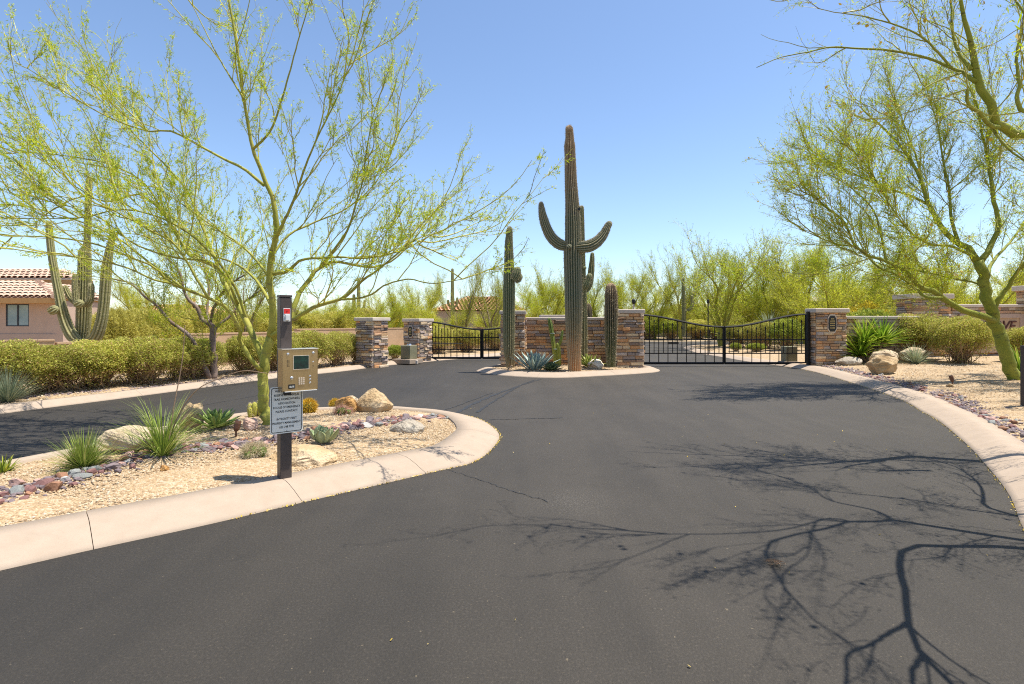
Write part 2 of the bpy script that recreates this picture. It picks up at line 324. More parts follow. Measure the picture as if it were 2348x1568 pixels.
M['pinkspine'] = leafmat('pink_spines', [(0, (.45, .19, .13)), (1, (.72, .48, .36))], trans=.1)
M['hedgehog'] = two('hedgehog_skin', (.07, .13, .02), (.13, .19, .035), scale=9)
M['litter'] = leafmat('yellow_litter', [(0, (.5, .33, .05)), (.6, (.66, .47, .06)), (1, (.62, .5, .28))], trans=.1)
M['rustmetal'] = two('rusted_fixture', (.10, .045, .028), (.17, .08, .045), scale=14, rough=.6)
M['wood'] = two('weathered_wood', (.20, .13, .08), (.32, .22, .14), scale=8, stretch=(1, 1, 5))

# ------------------------------------------------------------------ ground, road, kerbs, planting beds
NEAR_U = [(0, 1308), (225, 1257), (469.5, 1204), (688, 1153), (979, 1085.4), (1087, 1058.5), (1135, 1020), (1141, 992.5), (1099, 962.5), (1039, 949), (979, 943),
          (898, 938.5), (721, 942), (529, 957), (300, 999), (148, 1037.5), (0, 1067)]
near = [gp(*p)[:2] for p in NEAR_U]
a0 = near[0] + (near[0] - near[1]) * 3.5; b0 = near[-1] + (near[-1] - near[-2]) * 3.
near_out = catmull([a0] + near + [b0], 240)
CEN = [gp(1095, 853)[:2], gp(1150, 861)[:2], gp(1263, 866.5)[:2], gp(1375, 862)[:2], gp(1460, 857)[:2], gp(1507, 852.5)[:2], (5.0, 18.7), (4.72, 19.6), (4.45, 21), (3.4, 25), (2, 26.5), (1.15, 24.6), (.55, 21.8), (-.55, 19.9), (-1.15, 18.4)]
cen_out = catmull(CEN + [CEN[0]], 160)[:-1]
LEFT = [(1061.7, 822), (974, 829.7), (882, 838.6), (782, 851.6), (626, 868), (274, 914), (0, 949)]
left_e = [np.array((4., 46.)), np.array((4., 37.)), np.array((2.4, 31.)), np.array((0., 27.2))] + [gp(*p)[:2] for p in LEFT] + [np.array((-10.2, 5.5)), np.array((-11.2, 0)), np.array((-12.5, -12))]
left_out = catmull(left_e, 200)
RIGHT = [(1592, 808), (1647, 817.8), (1716.6, 830), (1838, 847), (1948, 877), (2058, 914), (2113, 944), (2154, 967.5), (2223, 1026.5), (2250, 1056), (2310, 1130), (2347, 1215)]
right_e = [np.array((26., 37.6)), np.array((16., 37.8)), np.array((11.6, 36.2))] + [gp(*p)[:2] for p in RIGHT] + [np.array((3.25, 3.2)), np.array((2.75, 2.3)), np.array((2.25, 1.)), np.array((1.9, -1)), np.array((1.5, -12))]
right_out = catmull(right_e, 240)

g = MB(); g.add([(-2500, -2500, -.06), (2500, -2500, -.06), (2500, 2500, -.06), (-2500, 2500, -.06)], [(0, 1, 2, 3)]); kind(g.build('ground', M['ground']), 'structure')
# asphalt: one sheet; the beds and kerbs stand on it
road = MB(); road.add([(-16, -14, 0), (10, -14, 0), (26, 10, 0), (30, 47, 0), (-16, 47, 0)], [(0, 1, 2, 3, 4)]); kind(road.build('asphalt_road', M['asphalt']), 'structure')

def offset(P, w, closed=False, side=1):
    Q = np.vstack([P[-1], P, P[0]]) if closed else np.vstack([2 * P[0] - P[1], P, 2 * P[-1] - P[-2]])
    t = nrm(Q[2:] - Q[:-2]); n = np.stack([-t[:, 1], t[:, 0]], 1) * side
    return P + n * np.asarray(w).reshape(-1, 1), n
def poly_dist(X, P, closed=True):
    A = P; B = np.roll(P, -1, 0)
    if not closed: A, B = A[:-1], B[:-1]
    out = np.full(len(X), 1e9)
    for i in range(0, len(X), 4000):
        x = X[i:i + 4000, None]; ab = B - A
        t = np.clip(((x - A) * ab).sum(-1) / np.maximum((ab * ab).sum(-1), 1e-9), 0, 1)
        out[i:i + 4000] = np.linalg.norm(x - A - t[..., None] * ab, axis=-1).min(1)
    return out
def inside(X, P):
    A = P; B = np.roll(P, -1, 0); c = np.zeros(len(X), bool)
    for a, b in zip(A, B):
        if a[1] == b[1]: continue
        c ^= ((a[1] > X[:, 1]) != (b[1] > X[:, 1])) & (X[:, 0] < (b[0] - a[0]) * (X[:, 1] - a[1]) / (b[1] - a[1]) + a[0])
    return c
PROF = np.array([(0, -.04), (0, .012), (.10, .03), (.30, .072), (.50, .105), (.62, .118), (1, .12), (1, -.04)])
def kerb(name, P, w, side, closed=False, step=9, hs=1., joints=None):
    root = kind(bpy.data.objects.new(name, None), 'structure'); COL.objects.link(root); root.location = (0, 0, 0)
    Pc = np.vstack([P, P[:1]]) if closed else P
    _, n = offset(P, 0, closed, side); nc = np.vstack([n, n[:1]]) if closed else n
    cuts = list(range(0, len(Pc) - 1, step)) + [len(Pc) - 1] if joints is None else sorted(set([0, len(Pc) - 1] + joints))
    for i, j in zip(cuts[:-1], cuts[1:]):
        seg = Pc[i:j + 1].copy(); sn = nc[i:j + 1]
        if len(seg) < 2: continue
        seg[-1] += (seg[-2] - seg[-1]) / max(np.linalg.norm(seg[-2] - seg[-1]), 1e-6) * .005
        V = np.zeros((len(seg), 8, 3)); V[:, :, :2] = seg[:, None] + sn[:, None] * (PROF[:, 0] * w)[None, :, None]; V[:, :, 2] = PROF[:, 1] * hs
        k, m = np.meshgrid(np.arange(len(seg) - 1), np.arange(7), indexing='ij'); b = k * 8 + m
        q = np.stack([b, b + 1, b + 9, b + 8], -1).reshape(-1, 4)
        mb = MB(); mb.add(V, q if side < 0 else q[:, ::-1])
        mb.add(V[[0, -1]], np.array([range(8), range(15, 7, -1)]))
        mb.build('kerb_segment', M['kerb'], root, smooth=False)
    return root
def smooth_by_angle():
    for o in bpy.data.objects:
        if o.name.startswith('kerb_segment'): o.data.polygons.foreach_set('use_smooth', [True] * (len(o.data.polygons) - 2) + [False] * 2)
KW = .55
jt = [int(np.argmin(np.linalg.norm(near_out - gp(u, v)[:2], axis=1))) for u, v in ((222, 1257), (688, 1153), (979, 1085.4), (1141, 1003), (1000, 944), (760, 940), (540, 956), (330, 994), (150, 1037))]
kerb('island_kerb', near_out, KW + .05, 1, joints=jt)
kerb('centre_island_kerb', cen_out, .5, 1, closed=True, step=16)
kerb('left_kerb', left_out, .33, -1, step=8)
kerb('right_kerb', right_out, .52, 1, step=8)
smooth_by_angle()
BEDS = []
def bed(name, poly, cell, base, rise, scale, lip, z_in=.105):
    lo, hi = poly.min(0), poly.max(0)
    nx, ny = int((hi[0] - lo[0]) / cell) + 2, int((hi[1] - lo[1]) / cell) + 2
    X, Y = np.meshgrid(lo[0] + np.arange(nx) * cell, lo[1] + np.arange(ny) * cell); Q = np.stack([X.ravel(), Y.ravel()], 1)
    d = poly_dist(Q, poly) * np.where(inside(Q, poly), 1, -1)
    rng = np.random.default_rng(5)
    h = z_in - .015 + rise * (1 - np.exp(-np.maximum(d, 0) / scale)); ok = (d > -lip).reshape(ny, nx)
    h += np.where(d > .2, .018 * np.sin(Q[:, 0] * 2.1 + 1) * np.sin(Q[:, 1] * 2.7) + .01 * np.sin(Q[:, 0] * 5.3) * np.sin(Q[:, 1] * 4.1), 0)
    i, j = np.meshgrid(np.arange(ny - 1), np.arange(nx - 1), indexing='ij'); b = i * nx + j
    f = np.stack([b, b + 1, b + nx + 1, b + nx], -1)[ok[:-1, :-1] & ok[1:, :-1] & ok[:-1, 1:] & ok[1:, 1:]]
    mb = MB(); mb.add(np.c_[Q, h], f)
    BEDS.append((poly, z_in - .015, rise, scale)); return kind(mb.build(name, M['gravel'], smooth=True), 'structure')
near_in, _ = offset(near_out, KW, side=1); cen_in, _ = offset(cen_out, .46, True, 1)
left_in, _ = offset(left_out, .31, side=-1); right_in, _ = offset(right_out, .5, side=1)
LEFTPOLY = np.vstack([left_in, [(-34, -12), (-34, 46)]]); RIGHTPOLY = np.vstack([right_in, [(36, -12), (36, 37)]])
bed('gravel_bed_island', near_in, .11, 0, .10, 1.2, .18)
bed('gravel_bed_centre', cen_in, .12, 0, .06, .8, .19)
bed('gravel_bed_left', LEFTPOLY, .13, 0, .05, 2, .135)
bed('gravel_bed_right', RIGHTPOLY, .17, 0, .24, 3, .22)
def H(x, y):
    p = np.array([[x, y]])
    for poly, b, r, s in BEDS:
        if inside(p, poly)[0]: return b + r * (1 - math.exp(-poly_dist(p, poly)[0] / s))
    return 0.
def on(u, v):                                   # the point of the terrain that a photo pixel shows
    z = .12
    for _ in range(6): p = gp(u, v, z); z = H(p[0], p[1])
    return np.array([p[0], p[1], z])

# loose gravel lying on the beds (stuff) and dark fines
def pebbles(name, poly, n, smin, smax, box, seed, edge=0.):
    rng = np.random.default_rng(seed); lo, hi = np.array(box[0]), np.array(box[1])
    Q = lo + rng.random((n, 2)) * (hi - lo); Q = Q[inside(Q, poly)]
    d = poly_dist(Q, poly); Q = Q[d > edge]; d = d[d > edge]
    _, b, r, s = next(x for x in BEDS if x[0] is poly)
    z = b + r * (1 - np.exp(-d / s)); k = len(Q)
    sz = smin + (smax - smin) * rng.random(k) ** 2
    O = np.array([(1, 0, 0), (0, 1, 0), (-1, 0, 0), (0, -1, 0), (0, 0, .7), (0, 0, -.7)])
    a = rng.random(k) * 6.28; V = O[None] * (sz[:, None, None] * (.6 + .6 * rng.random((k, 6, 1))))
    V = np.stack([V[..., 0] * np.cos(a)[:, None] - V[..., 1] * np.sin(a)[:, None], V[..., 0] * np.sin(a)[:, None] + V[..., 1] * np.cos(a)[:, None], V[..., 2]], -1)
    V += np.c_[Q, z + sz * .25][:, None]
    T = np.array([(0, 1, 4), (1, 2, 4), (2, 3, 4), (3, 0, 4)])
    Fc = (np.arange(k)[:, None, None] * 6 + T).reshape(-1, 3)
    mb = MB(); mb.add(V, Fc, 0, np.repeat(rng.random(k), 4)); return kind(mb.build(name, M['pebble']), 'stuff')
pebbles('gravel', near_in, 95000, .006, .017, ((-7.5, 3.2), (-.2, 9.6)), 1)
pebbles('gravel', cen_in, 5000, .012, .03, ((-1.2, 15.8), (5, 19)), 2)
pebbles('gravel', RIGHTPOLY, 42000, .010, .028, ((4.5, 4), (16, 19)), 3)
pebbles('gravel', LEFTPOLY, 36000, .012, .034, ((-14.5, 8), (-2, 26)), 4)

# sealed cracks in the asphalt, oil-dark strips: thin sheets just above the road
def crack(pts, w, seed):
    rng = np.random.default_rng(seed); P = catmull([gp(*p)[:2] for p in pts], 40); P += rng.normal(0, .012, P.shape)
    t = nrm(np.gradient(P, axis=0)); n = np.stack([-t[:, 1], t[:, 0]], 1) * (w * (.5 + rng.random((40, 1))))
    V = np.zeros((80, 3)); V[:40, :2] = P + n; V[40:, :2] = P - n; V[:, 2] = .004 + .0003 * seed
    k = np.arange(39); mb = MB(); mb.add(V, np.stack([k, k + 40, k + 41, k + 1], 1)); return kind(mb.build('pavement_crack', M['seal']), 'structure')
for i, (pts, w) in enumerate([([(1045, 947), (1110, 915), (1180, 888), (1240, 869)], .035), ([(1092, 946), (1140, 915), (1190, 885), (1225, 871)], .03), ([(1122, 962), (1180, 961), (1290, 958)], .012),
                              ([(1010, 944), (1060, 926), (1130, 900)], .012), ([(1030, 1078), (1100, 1100), (1180, 1128), (1260, 1150)], .004),
                              ([(300, 1000), (420, 940), (600, 905)], .008)]): crack(pts, w, i)
# yellow petals and dry litter on the asphalt, a line of them along the kerb joint
def litter():
    rng = np.random.default_rng(9); mb = MB(); C = []
    Q = np.c_[rng.uniform(-3, 5, 70), rng.uniform(2.4, 11, 70)]; C.append(Q)
    for P, side in ((near_out[40:150], -1), (right_out[110:200], -1)):
        idx = rng.integers(0, len(P) - 1, 800); q, n = offset(P, 0, side=side); fr = rng.random((800, 1)); C.append(P[idx] * fr + P[idx + 1] * (1 - fr) + n[idx] * (.004 + .03 * rng.random((800, 1)) ** 2) + rng.normal(0, .03, (800, 2)) * .3)
    C = np.vstack(C); n = len(C); a = rng.random(n) * 6.28; s = .003 + .004 * rng.random(n)
    A = np.c_[np.cos(a) * s, np.sin(a) * s, rng.normal(0, .003, n)]; B = np.c_[-np.sin(a) * s * .6, np.cos(a) * s * .6, rng.normal(0, .003, n)]
    mb.quads(np.c_[C, np.full(n, .010)], A, B, 0, rng.random(n)); return kind(mb.build('fallen_petals', M['litter']), 'stuff')
litter()
mb = MB(); rng = np.random.default_rng(3); c = gp(1785, 1296); n = 60
Pn = np.zeros((n, 3, 3)); a = rng.normal(2.6, .6, n); Ln = .015 + .028 * rng.random(n)
Pn[:, 0] = c + np.c_[rng.normal(0, .022, (n, 2)), .008 + .015 * rng.random(n)]; Pn[:, 1] = Pn[:, 0] + np.c_[np.cos(a) * Ln, np.sin(a) * Ln * .5, .012 * rng.random(n)]; Pn[:, 2] = Pn[:, 1] + np.c_[np.cos(a + .4) * Ln, np.sin(a + .4) * Ln * .5, -.01 * rng.random(n)]
Pn[:, :, 2] = np.maximum(Pn[:, :, 2], .006)
mb.tubes(Pn, np.full((n, 3), .0013), 3, 0, rng.random(n)); tag(mb.build('dry_tuft', M['twigdry']), 'small clump of dry straw lying on the asphalt in the branch shadows', 'plant debris')
# ------------------------------------------------------------------ ledge-stone walls, pillars
def stone_mesh(seed):
    rng = np.random.default_rng(seed); r = lambda s: rng.normal(0, s)
    V = []
    for y, ins in ((0, 0), (-.72, 0), (-1, 1)):
        for sx, sz in ((-.5, -.5), (.5, -.5), (.5, .5), (-.5, .5)):
            V.append((sx * (1 - .10 * ins * (1 + rng.random())) + r(.012), y + (r(.10) if ins else 0), sz * (1 - .22 * ins * (.6 + rng.random())) + r(.035)))
    Fc = [(8, 9, 10, 11)] + [(a + o, b + o, b + o + 4, a + o + 4) for o in (0, 4) for a, b in ((0, 1), (1, 2), (2, 3), (3, 0))]
    return V, Fc
STONES = []
for i in range(8):
    for k in range(5):
        mb = MB(); mb.add(*stone_mesh(i * 10 + k)); me_o = mb.build('stone', M['stone%d' % i]); me = me_o.data; bpy.data.objects.remove(me_o); STONES.append(me)
def stone_face(parent, x0, y0, ang, length, z0, z1, rng, hmin=.06, hmax=.125, lmin=.17, lmax=.46, dep=.055, weights=None):
    dx, dy = math.cos(ang), math.sin(ang); z = z0
    while z < z1 - .01:
        h = min(rng.uniform(hmin, hmax), z1 - z)
        if z1 - z - h < hmin * .6: h = z1 - z
        s = 0.
        while s < length - .01:
            l = rng.uniform(lmin, lmax) * (1.25 if h > .085 else 1)
            if length - s - l < lmin * .7: l = length - s
            o = link('stone', STONES[rng.choice(8, p=weights) * 5 + rng.integers(5)], parent)
            c = s + l / 2; o.location = (x0 + dx * c, y0 + dy * c, z + h / 2); o.rotation_euler = (0, 0, ang)
            o.scale = (l - .010, dep * rng.uniform(.6, 1.9), h - .009); s += l
        z += h
WT = np.array([.2, .2, .12, .11, .13, .1, .09, .05]); WT = WT / WT.sum()
WG = np.array([.1, .1, .2, .2, .08, .16, .12, .04]); WG = WG / WG.sum()
def pillar(name, label, cat, loc, rz, wx, wy, h, cap_h, over, seed, faces=('front', 'right', 'left'), weights=WT, plaque=False, base=-.05, lmax=.40, group=None, hmax=.12):
    t = thing(name, label, cat, loc, rz, group); rng = np.random.default_rng(seed)
    mb = MB(); mb.box((-wx / 2, 0, base), (wx / 2, wy, h)); mb.build('core', M['mortar'], t, local=True)
    if 'front' in faces: stone_face(t, -wx / 2 - .045, 0, 0, wx + .09, base, h, rng, lmax=lmax, weights=weights, hmax=hmax)
    if 'right' in faces: stone_face(t, wx / 2, .004, math.pi / 2, wy, base, h, rng, lmax=lmax, weights=weights, hmax=hmax)
    if 'left' in faces: stone_face(t, -wx / 2, wy, -math.pi / 2, wy - .004, base, h, rng, lmax=lmax, weights=weights, hmax=hmax)
    mb = MB(); mb.box((-wx / 2 - over, -over, h + .002), (wx / 2 + over, wy + over, h + cap_h)); mb.build('cap', M['cap'], t, local=True, bevel=.022)
    if plaque:
        a, b_, ps = plaque; p = MB(); ring = [(-.085, -.1), (-.085, .1), (-.045, .165), (.045, .165), (.085, .1), (.085, -.1), (.045, -.165), (-.045, -.165)]
        def octo(mb, s, y0, y1, m):
            V = [(a + x * s * ps, y, b_ + z * s * ps) for y in (y0, y1) for x, z in ring]
            mb.add(V[:0] + V, [(k, (k + 1) % 8, (k + 1) % 8 + 8, k + 8) for k in range(8)], m); mb.f.append(np.array([range(15, 7, -1), range(0, 8)]) + mb.n - 16); mb.m.append(np.full(2, m, np.int32)); mb.t.append(np.full(2, .5))
        octo(p, 1.16, -.075, -.095, 0); pl = p.build('plaque', M['cap'], t, local=True)
        p = MB(); octo(p, .98, -.096, -.105, 0); fc = p.build('plaque_face', M['black'], pl, local=True)
        q = MB()
        for z in (.10, .055, .01, -.035, -.085):
            w = .05 if abs(z) < .09 else .035
            for k in range(4): q.box((a + (-w + k * w / 2 + .002) * ps, -.108, b_ + (z - .012) * ps), (a + (-w + (k + 1) * w / 2 - .004) * ps, -.1055, b_ + (z + .008) * ps))
        q.build('gold_lines', M['gold'], pl, local=True)
    return t
def stone_wall(name, label, loc, rz, length, thick, h, cap_h, seed, base=-.05, weights=WT, lmax=.52, lmin=.2, hmin=.07, hmax=.135, over=.05, cat='stone wall'):
    t = thing(name, label, cat, loc, rz); rng = np.random.default_rng(seed)
    mb = MB(); mb.box((0, 0, base), (length, thick, h)); mb.build('core', M['mortar'], t, local=True)
    stone_face(t, 0, 0, 0, length, base, h, rng, hmin, hmax, lmin, lmax, weights=weights)
    mb = MB(); mb.box((0, -over - .04, h + .002), (length, thick + over, h + cap_h)); mb.build('cap', M['cap'], t, local=True, bevel=.02)
    return t
zc = .13
# middle of the picture: the guard wall between two lanes
stone_wall('stone_wall', 'low ledge stone wall with pale cap behind the tallest saguaro', (.42, 18.95, zc - .02), 0, 3.2, .4, 1.58, .10, 11, weights=WT)
pillar('stone_pillar', 'ledge stone pillar partly behind the slim saguaro in the middle island', 'stone pillar', (.03, 18.42, zc - .02), math.radians(-2), .72, .72, 1.77, .13, .09, 12, weights=WT)
pillar('stone_pillar', 'ledge stone pillar beside the wide iron gate and the bristly cactus', 'stone pillar', (3.93, 18.25, zc - .02), 0, .86, 1.1, 1.80, .14, .08, 13, faces=('front', 'right'), weights=WT)
pillar('stone_pillar', 'ledge stone pillar behind the middle wall with only its cap showing', 'stone pillar', (1.72, 22.9, zc - .02), 0, .85, .85, 1.68, .14, .12, 14, faces=('front',), weights=WT)
# left lane pillars, turned towards the lane
pillar('stone_pillar', 'free standing grey ledge stone pillar beside the left lane kerb', 'stone pillar', tuple(np.array([-4.93, 19.3, .02]) + np.array([-.43, .255, 0]) * .76), math.radians(-30.7), .76, .72, 1.64, .13, .09, 15, weights=WG)
pillar('stone_pillar', 'grey ledge stone pillar with a plaque carrying the left gate', 'stone pillar', tuple(np.array([-3.78, 22.1, .02]) + np.array([-.42, .27, 0]) * .74), math.radians(-32), .74, .74, 1.62, .13, .10, 16, weights=WG, plaque=(0, 1.22, 1.3))
# right side
pillar('stone_pillar', 'ledge stone pillar with a plaque at the outer end of the wide gate', 'stone pillar', (11.10, 19.0, .05), math.radians(4), 1.0, .4, 1.90, .15, .12, 17, weights=WT, plaque=(.0, 1.52, 1.7))
stone_wall('stone_wall', 'ledge stone wall running behind the bright green yucca', (11.6, 19.35, .1), math.radians(3), 2.95, .35, 1.63, .11, 18, weights=WG)
pillar('stone_pillar', 'tall ledge stone pillar rising behind the rounded shrubs', 'stone pillar', (16.05, 20.9, .1), math.radians(2), 1.4, .8, 2.42, .19, .13, 19, faces=('front', 'left'), weights=WT, lmax=.45)
stone_wall('entrance_sign_wall', 'ledge stone sign wall behind the leaning green trunk', (16.78, 21.25, .1), 0, 3.6, .4, 2.1, .12, 20, weights=WT, lmax=.5, cat='sign wall', hmin=.09, hmax=.15)
pillar('stone_pillar', 'tallest ledge stone pillar at the outer end of the sign wall', 'stone pillar', (20.6, 20.8, .1), 0, 1.2, .8, 2.75, .2, .12, 21, faces=('front', 'left'), weights=WT, lmax=.5, hmax=.15)
st = thing('entrance_sign', 'tan entrance sign panel with dark script letters set into the stone wall', 'sign', (18.55, 21.13, 1.2))
mb = MB(); fw = .16
mb.box((-1.25, -.06, -.75), (1.25, .02, -.75 + fw)); mb.box((-1.25, -.06, .75 - fw), (1.25, .02, .75)); mb.box((-1.25, -.06, -.75 + fw), (-1.25 + fw, .02, .75 - fw)); mb.box((1.25 - fw, -.06, -.75 + fw), (1.25, .02, .75 - fw))
mb.build('frame', M['housewall'], st, local=True)
mb = MB(); mb.box((-1.25 + fw, -.03, -.75 + fw), (1.25 - fw, .02, .75 - fw)); mb.build('panel', M['stucco'], st, local=True)
text('RESERVE', st, (-.02, -.05, .26), .55, M['lettersrust'], sx=.86, shear=.3, ext=.012, bold=.004)

# ------------------------------------------------------------------ iron gates
def gate_leaf(label, hinge, rz, Wd, hi, lo, nbars, flip, z0=.0):
    # local x runs from the hinge stile (high) to the meeting stile (low); z0 is the bottom rail
    t = thing('iron_gate_leaf', label, 'gate', hinge, rz, 'iron gate leaves')
    sx = -1 if flip else 1
    top = lambda x: lo + (hi - lo) * (.5 + .5 * math.cos(math.pi * min(1, (x / Wd) ** .92)))
    mid, low = .86, .36
    mb = MB(); r = .040
    xs = np.linspace(0, Wd, 25); mb.tubes([[(sx * x, 0, top(x)) for x in xs]], [[r] * 25], 6)
    mb.tubes([[(0, 0, 0), (sx * Wd, 0, 0)]], [[r * 1.1] * 2], 4)
    mb.tubes([[(0, 0, -.02), (0, 0, hi + .01)], [(sx * Wd, 0, -.02), (sx * Wd, 0, lo + .015)]], [[r * 1.15] * 2] * 2, 4)
    mb.build('frame', M['iron'], t, local=True, smooth=False)
    for z in (mid, low):
        m2 = MB(); m2.tubes([[(sx * .02, .004, z), (sx * (Wd - .02), .004, z)]], [[.02] * 2], 4); m2.build('rail', M['iron'], t, local=True)
    for k in range(1, nbars + 1):
        x = Wd * k / (nbars + 1)
        m2 = MB(); m2.tubes([[(sx * x, -.003, .01), (sx * x, -.003, top(x))]], [[.017] * 2], 4); m2.build('bar', M['iron'], t, local=True)
    for k in range(nbars + 1):
        x = Wd * (k + .5) / (nbars + 1); h = top(x) - .24 - .06 * (k % 2 == 0)
        m2 = MB(); m2.tubes([[(sx * x, -.003, low), (sx * x, -.003, h)]], [[.0155] * 2], 4)
        m2.tubes([[(sx * x, -.003, h), (sx * x, -.003, h + .035), (sx * x, -.003, h + .07), (sx * x, -.003, h + .12)]], [[.012, .028, .022, .002]], 6); m2.build('picket', M['iron'], t, local=True)
    for z in (.15, hi - .12):
        m2 = MB(); m2.tubes([[(-sx * .09, 0, z), (0, 0, z)]], [[.022] * 2], 6); m2.build('hinge', M['iron'], t, local=True)
    return t
GL = gate_leaf('left leaf of the wide right gate, hung from the bristly cactus pillar', (4.70, 20., .12), 0, 3.06, 1.77, 1.33, 8, False)
gate_leaf('right leaf of the wide right gate, hung at the plaque pillar', (10.78, 20., .12), 0, 2.98, 1.79, 1.33, 8, True)
gate_leaf('left leaf of the narrower left gate, beside the grey operator box', (-3.60, 23., .12), 0, 2.30, 1.52, 1.20, 8, False)
gate_leaf('right leaf of the left gate, half hidden by the slim saguaro', (1.10, 23., .12), 0, 2.34, 1.52, 1.20, 8, True)
for x, y, h, lab in ((10.44, 19.22, 2.0, 'black steel gate post against the outer plaque pillar'), (-3.74, 22.86, 1.78, 'black steel gate post in front of the grey plaque pillar'), (4.58, 19.85, 1.95, 'black steel gate post behind the bristly cactus pillar')):
    mb = MB(); mb.box((x - .05, y - .05, 0), (x + .05, y + .05, h)); tag(mb.build('gate_post', M['iron'], bevel=.006), lab, 'gate post', 'gate posts')
# left gate operator on its pad, with its arm
t = thing('gate_operator', 'olive grey gate operator box with a steel arm on a concrete pad', 'gate operator', (-3.98, 21.1, .05), math.radians(-32))
mb = MB(); mb.box((-.55, -.35, -.02), (.35, .4, .15)); mb.build('concrete_pad', M['kerb'], t, local=True, bevel=.012)
mb = MB(); mb.box((-.25, -.2, .152), (.22, .22, .68)); mb.build('housing', M['boxgrey'], t, local=True, bevel=.015)
mb = MB(); mb.box((-.22, -.212, .20), (.19, -.198, .64)); mb.build('cover_panel', M['boxgrey'], t, local=True, bevel=.004)
mb = MB(); mb.tubes([[(0, 0, .68), (0, 0, .74)]], [[.10, .08]], 12); mb.build('arm_hub', M['chrome'], t, local=True)
a = pp(929, 786, 21.0); b_ = pp(1058, 787.5, 22.85); mb = MB(); mb.tubes([[a, b_]], [[.022, .02]], 6); o = mb.build('arm', M['iron']); o.parent = t; o.matrix_parent_inverse = (Matrix.Translation(t.location) @ Matrix.Rotation(t.rotation_euler.z, 4, 'Z')).inverted()
mb = MB(); mb.box((.32, -.42, -.02), (.40, -.30, .13)); tag(kind(mb.build('kerb_marker_post', M['cap'], bevel=.01), 'thing'), 'short white stub post beside the gate operator pad', 'stub post'); bpy.data.objects['kerb_marker_post'].location = (-3.98, 21.1, .05)
# right operator
t = thing('gate_operator', 'dark gate operator box at the outer hinge of the wide gate', 'gate operator', (10.45, 20.6, .05))
mb = MB(); mb.box((-.2, -.2, .1), (.2, .2, .66)); mb.build('housing', M['boxgrey'], t, local=True, bevel=.015)
mb = MB(); mb.box((-.28, -.28, -.02), (.28, .28, .098)); mb.build('concrete_pad', M['kerb'], t, local=True, bevel=.01)
mb = MB(); mb.tubes([[(-.2, .0, .5), (-.9, -.45, .5)]], [[.02, .02]], 6); mb.build('arm', M['iron'], t, local=True)
mb = MB(); mb.tubes([[(.1, .12, .74), (1.15, .10, .74)]], [[.018] * 2], 6); pr = mb.build('push_rod', M['iron'], GL, local=True)
mb = MB(); mb.box((1.04, .03, .705), (1.42, .12, .77)); mb.build('bracket', M['iron'], pr, local=True)

# ------------------------------------------------------------------ entry keypad post
pz = H(-2.184, 5.235)
t = thing('entry_keypad_post', 'dark bronze entry post carrying a brass keypad box, a welcome sign and a red switch', 'keypad post', (-2.184, 5.235, pz), math.radians(40))
mb = MB(); mb.box((-.053, -.053, -.1), (.053, .053, 1.84)); post = mb.build('post', M['bronze'], t, local=True, bevel=.006)
mb = MB(); mb.box((-.056, -.056, 1.842), (.056, .056, 1.865)); mb.build('cap', M['bronze'], t, local=True, bevel=.004)
mb = MB(); mb.box((-.0545, -.0545, 1.24), (.0545, .0545, 1.33)); mb.build('collar', M['frame_dark'], t, local=True, bevel=.003)
z1, z0 = 1.35 - pz, .962 - pz; xl, xr, yf, yb = -.078, .250, -.195, -.056
mb = MB(); mb.box((xl, yf, z0), (xr, yb, z1)); bx = mb.build('intercom_box', M['steel'], t, local=True, bevel=.005)
mb = MB(); mb.box((xl - .004, yf - .006, z1 + .001), (xr + .004, yb, z1 + .007)); mb.build('top_lip', M['chrome'], bx, local=True)
mb = MB(); mb.box((xl + .02, yf - .012, z0 - .006), (xr - .012, yf + .02, z0 - .001)); mb.build('bottom_lip', M['white'], bx, local=True)
px = lambda u: xl + (u - 190) / 560 * (xr - xl)             # detail coordinates measured on the face
pzz = lambda v: z1 - (v - 80) / 660 * (z1 - z0)
mb = MB(); mb.box((px(350), yf - .004, pzz(402)), (px(605), yf + .001, pzz(176))); mb.build('screen_bezel', M['chrome'], bx, local=True)
mb = MB(); mb.box((px(359), yf - .0055, pzz(394)), (px(598), yf - .001, pzz(183))); mb.build('screen', M['screen'], bx, local=True)
def dome(name, u, v, r):
    mb = MB(); c = np.array((px(u), yf, pzz(v))); k = 10
    mb.tubes([[c, c + (0, -.004, 0), c + (0, -.007, 0), c + (0, -.0085, 0)]], [[r, r, r * .75, r * .2]], 12); return mb.build(name, M['chrome'], bx, local=True, smooth=False)
for u, v in ((273, 150), (674, 142)): dome('screw', u, v, .013)
dome('lens', 330, 528, .015)
for k in range(3): dome('call_button', 622, 518 + 52 * k, .0105)
for r in range(4):
    for c in range(3):
        mb = MB(); x, z = px(449 + 34 * c), pzz(540 + 31 * r); mb.box((x - .0075, yf - .006, z - .006), (x + .0075, yf, z + .006)); mb.build('key', M['chrome'], bx, local=True)
for dx_ in range(2):
    for k in range(6):
        mb = MB(); c = np.array((px(262 + 26 * dx_), yf + .001, pzz(248 + 19 * k))); mb.tubes([[c, c + (0, -.0015, 0)]], [[.0042] * 2], 8); mb.build('speaker_hole', M['black'], bx, local=True)
mb = MB(); c = np.array((px(671), yf, pzz(283))); mb.add([c + (-.009, -.003, -.006), c + (.009, -.003, -.006), c + (0, -.003, .008)], [(0, 1, 2)]); mb.build('arrow_up', M['white'], bx, local=True)
mb = MB(); c = np.array((px(671), yf, pzz(357))); mb.add([c + (-.006, -.003, .004), c + (0, -.003, -.006), c + (.006, -.003, .004)], [(0, 1, 2)]); mb.build('arrow_down', M['black'], bx, local=True)
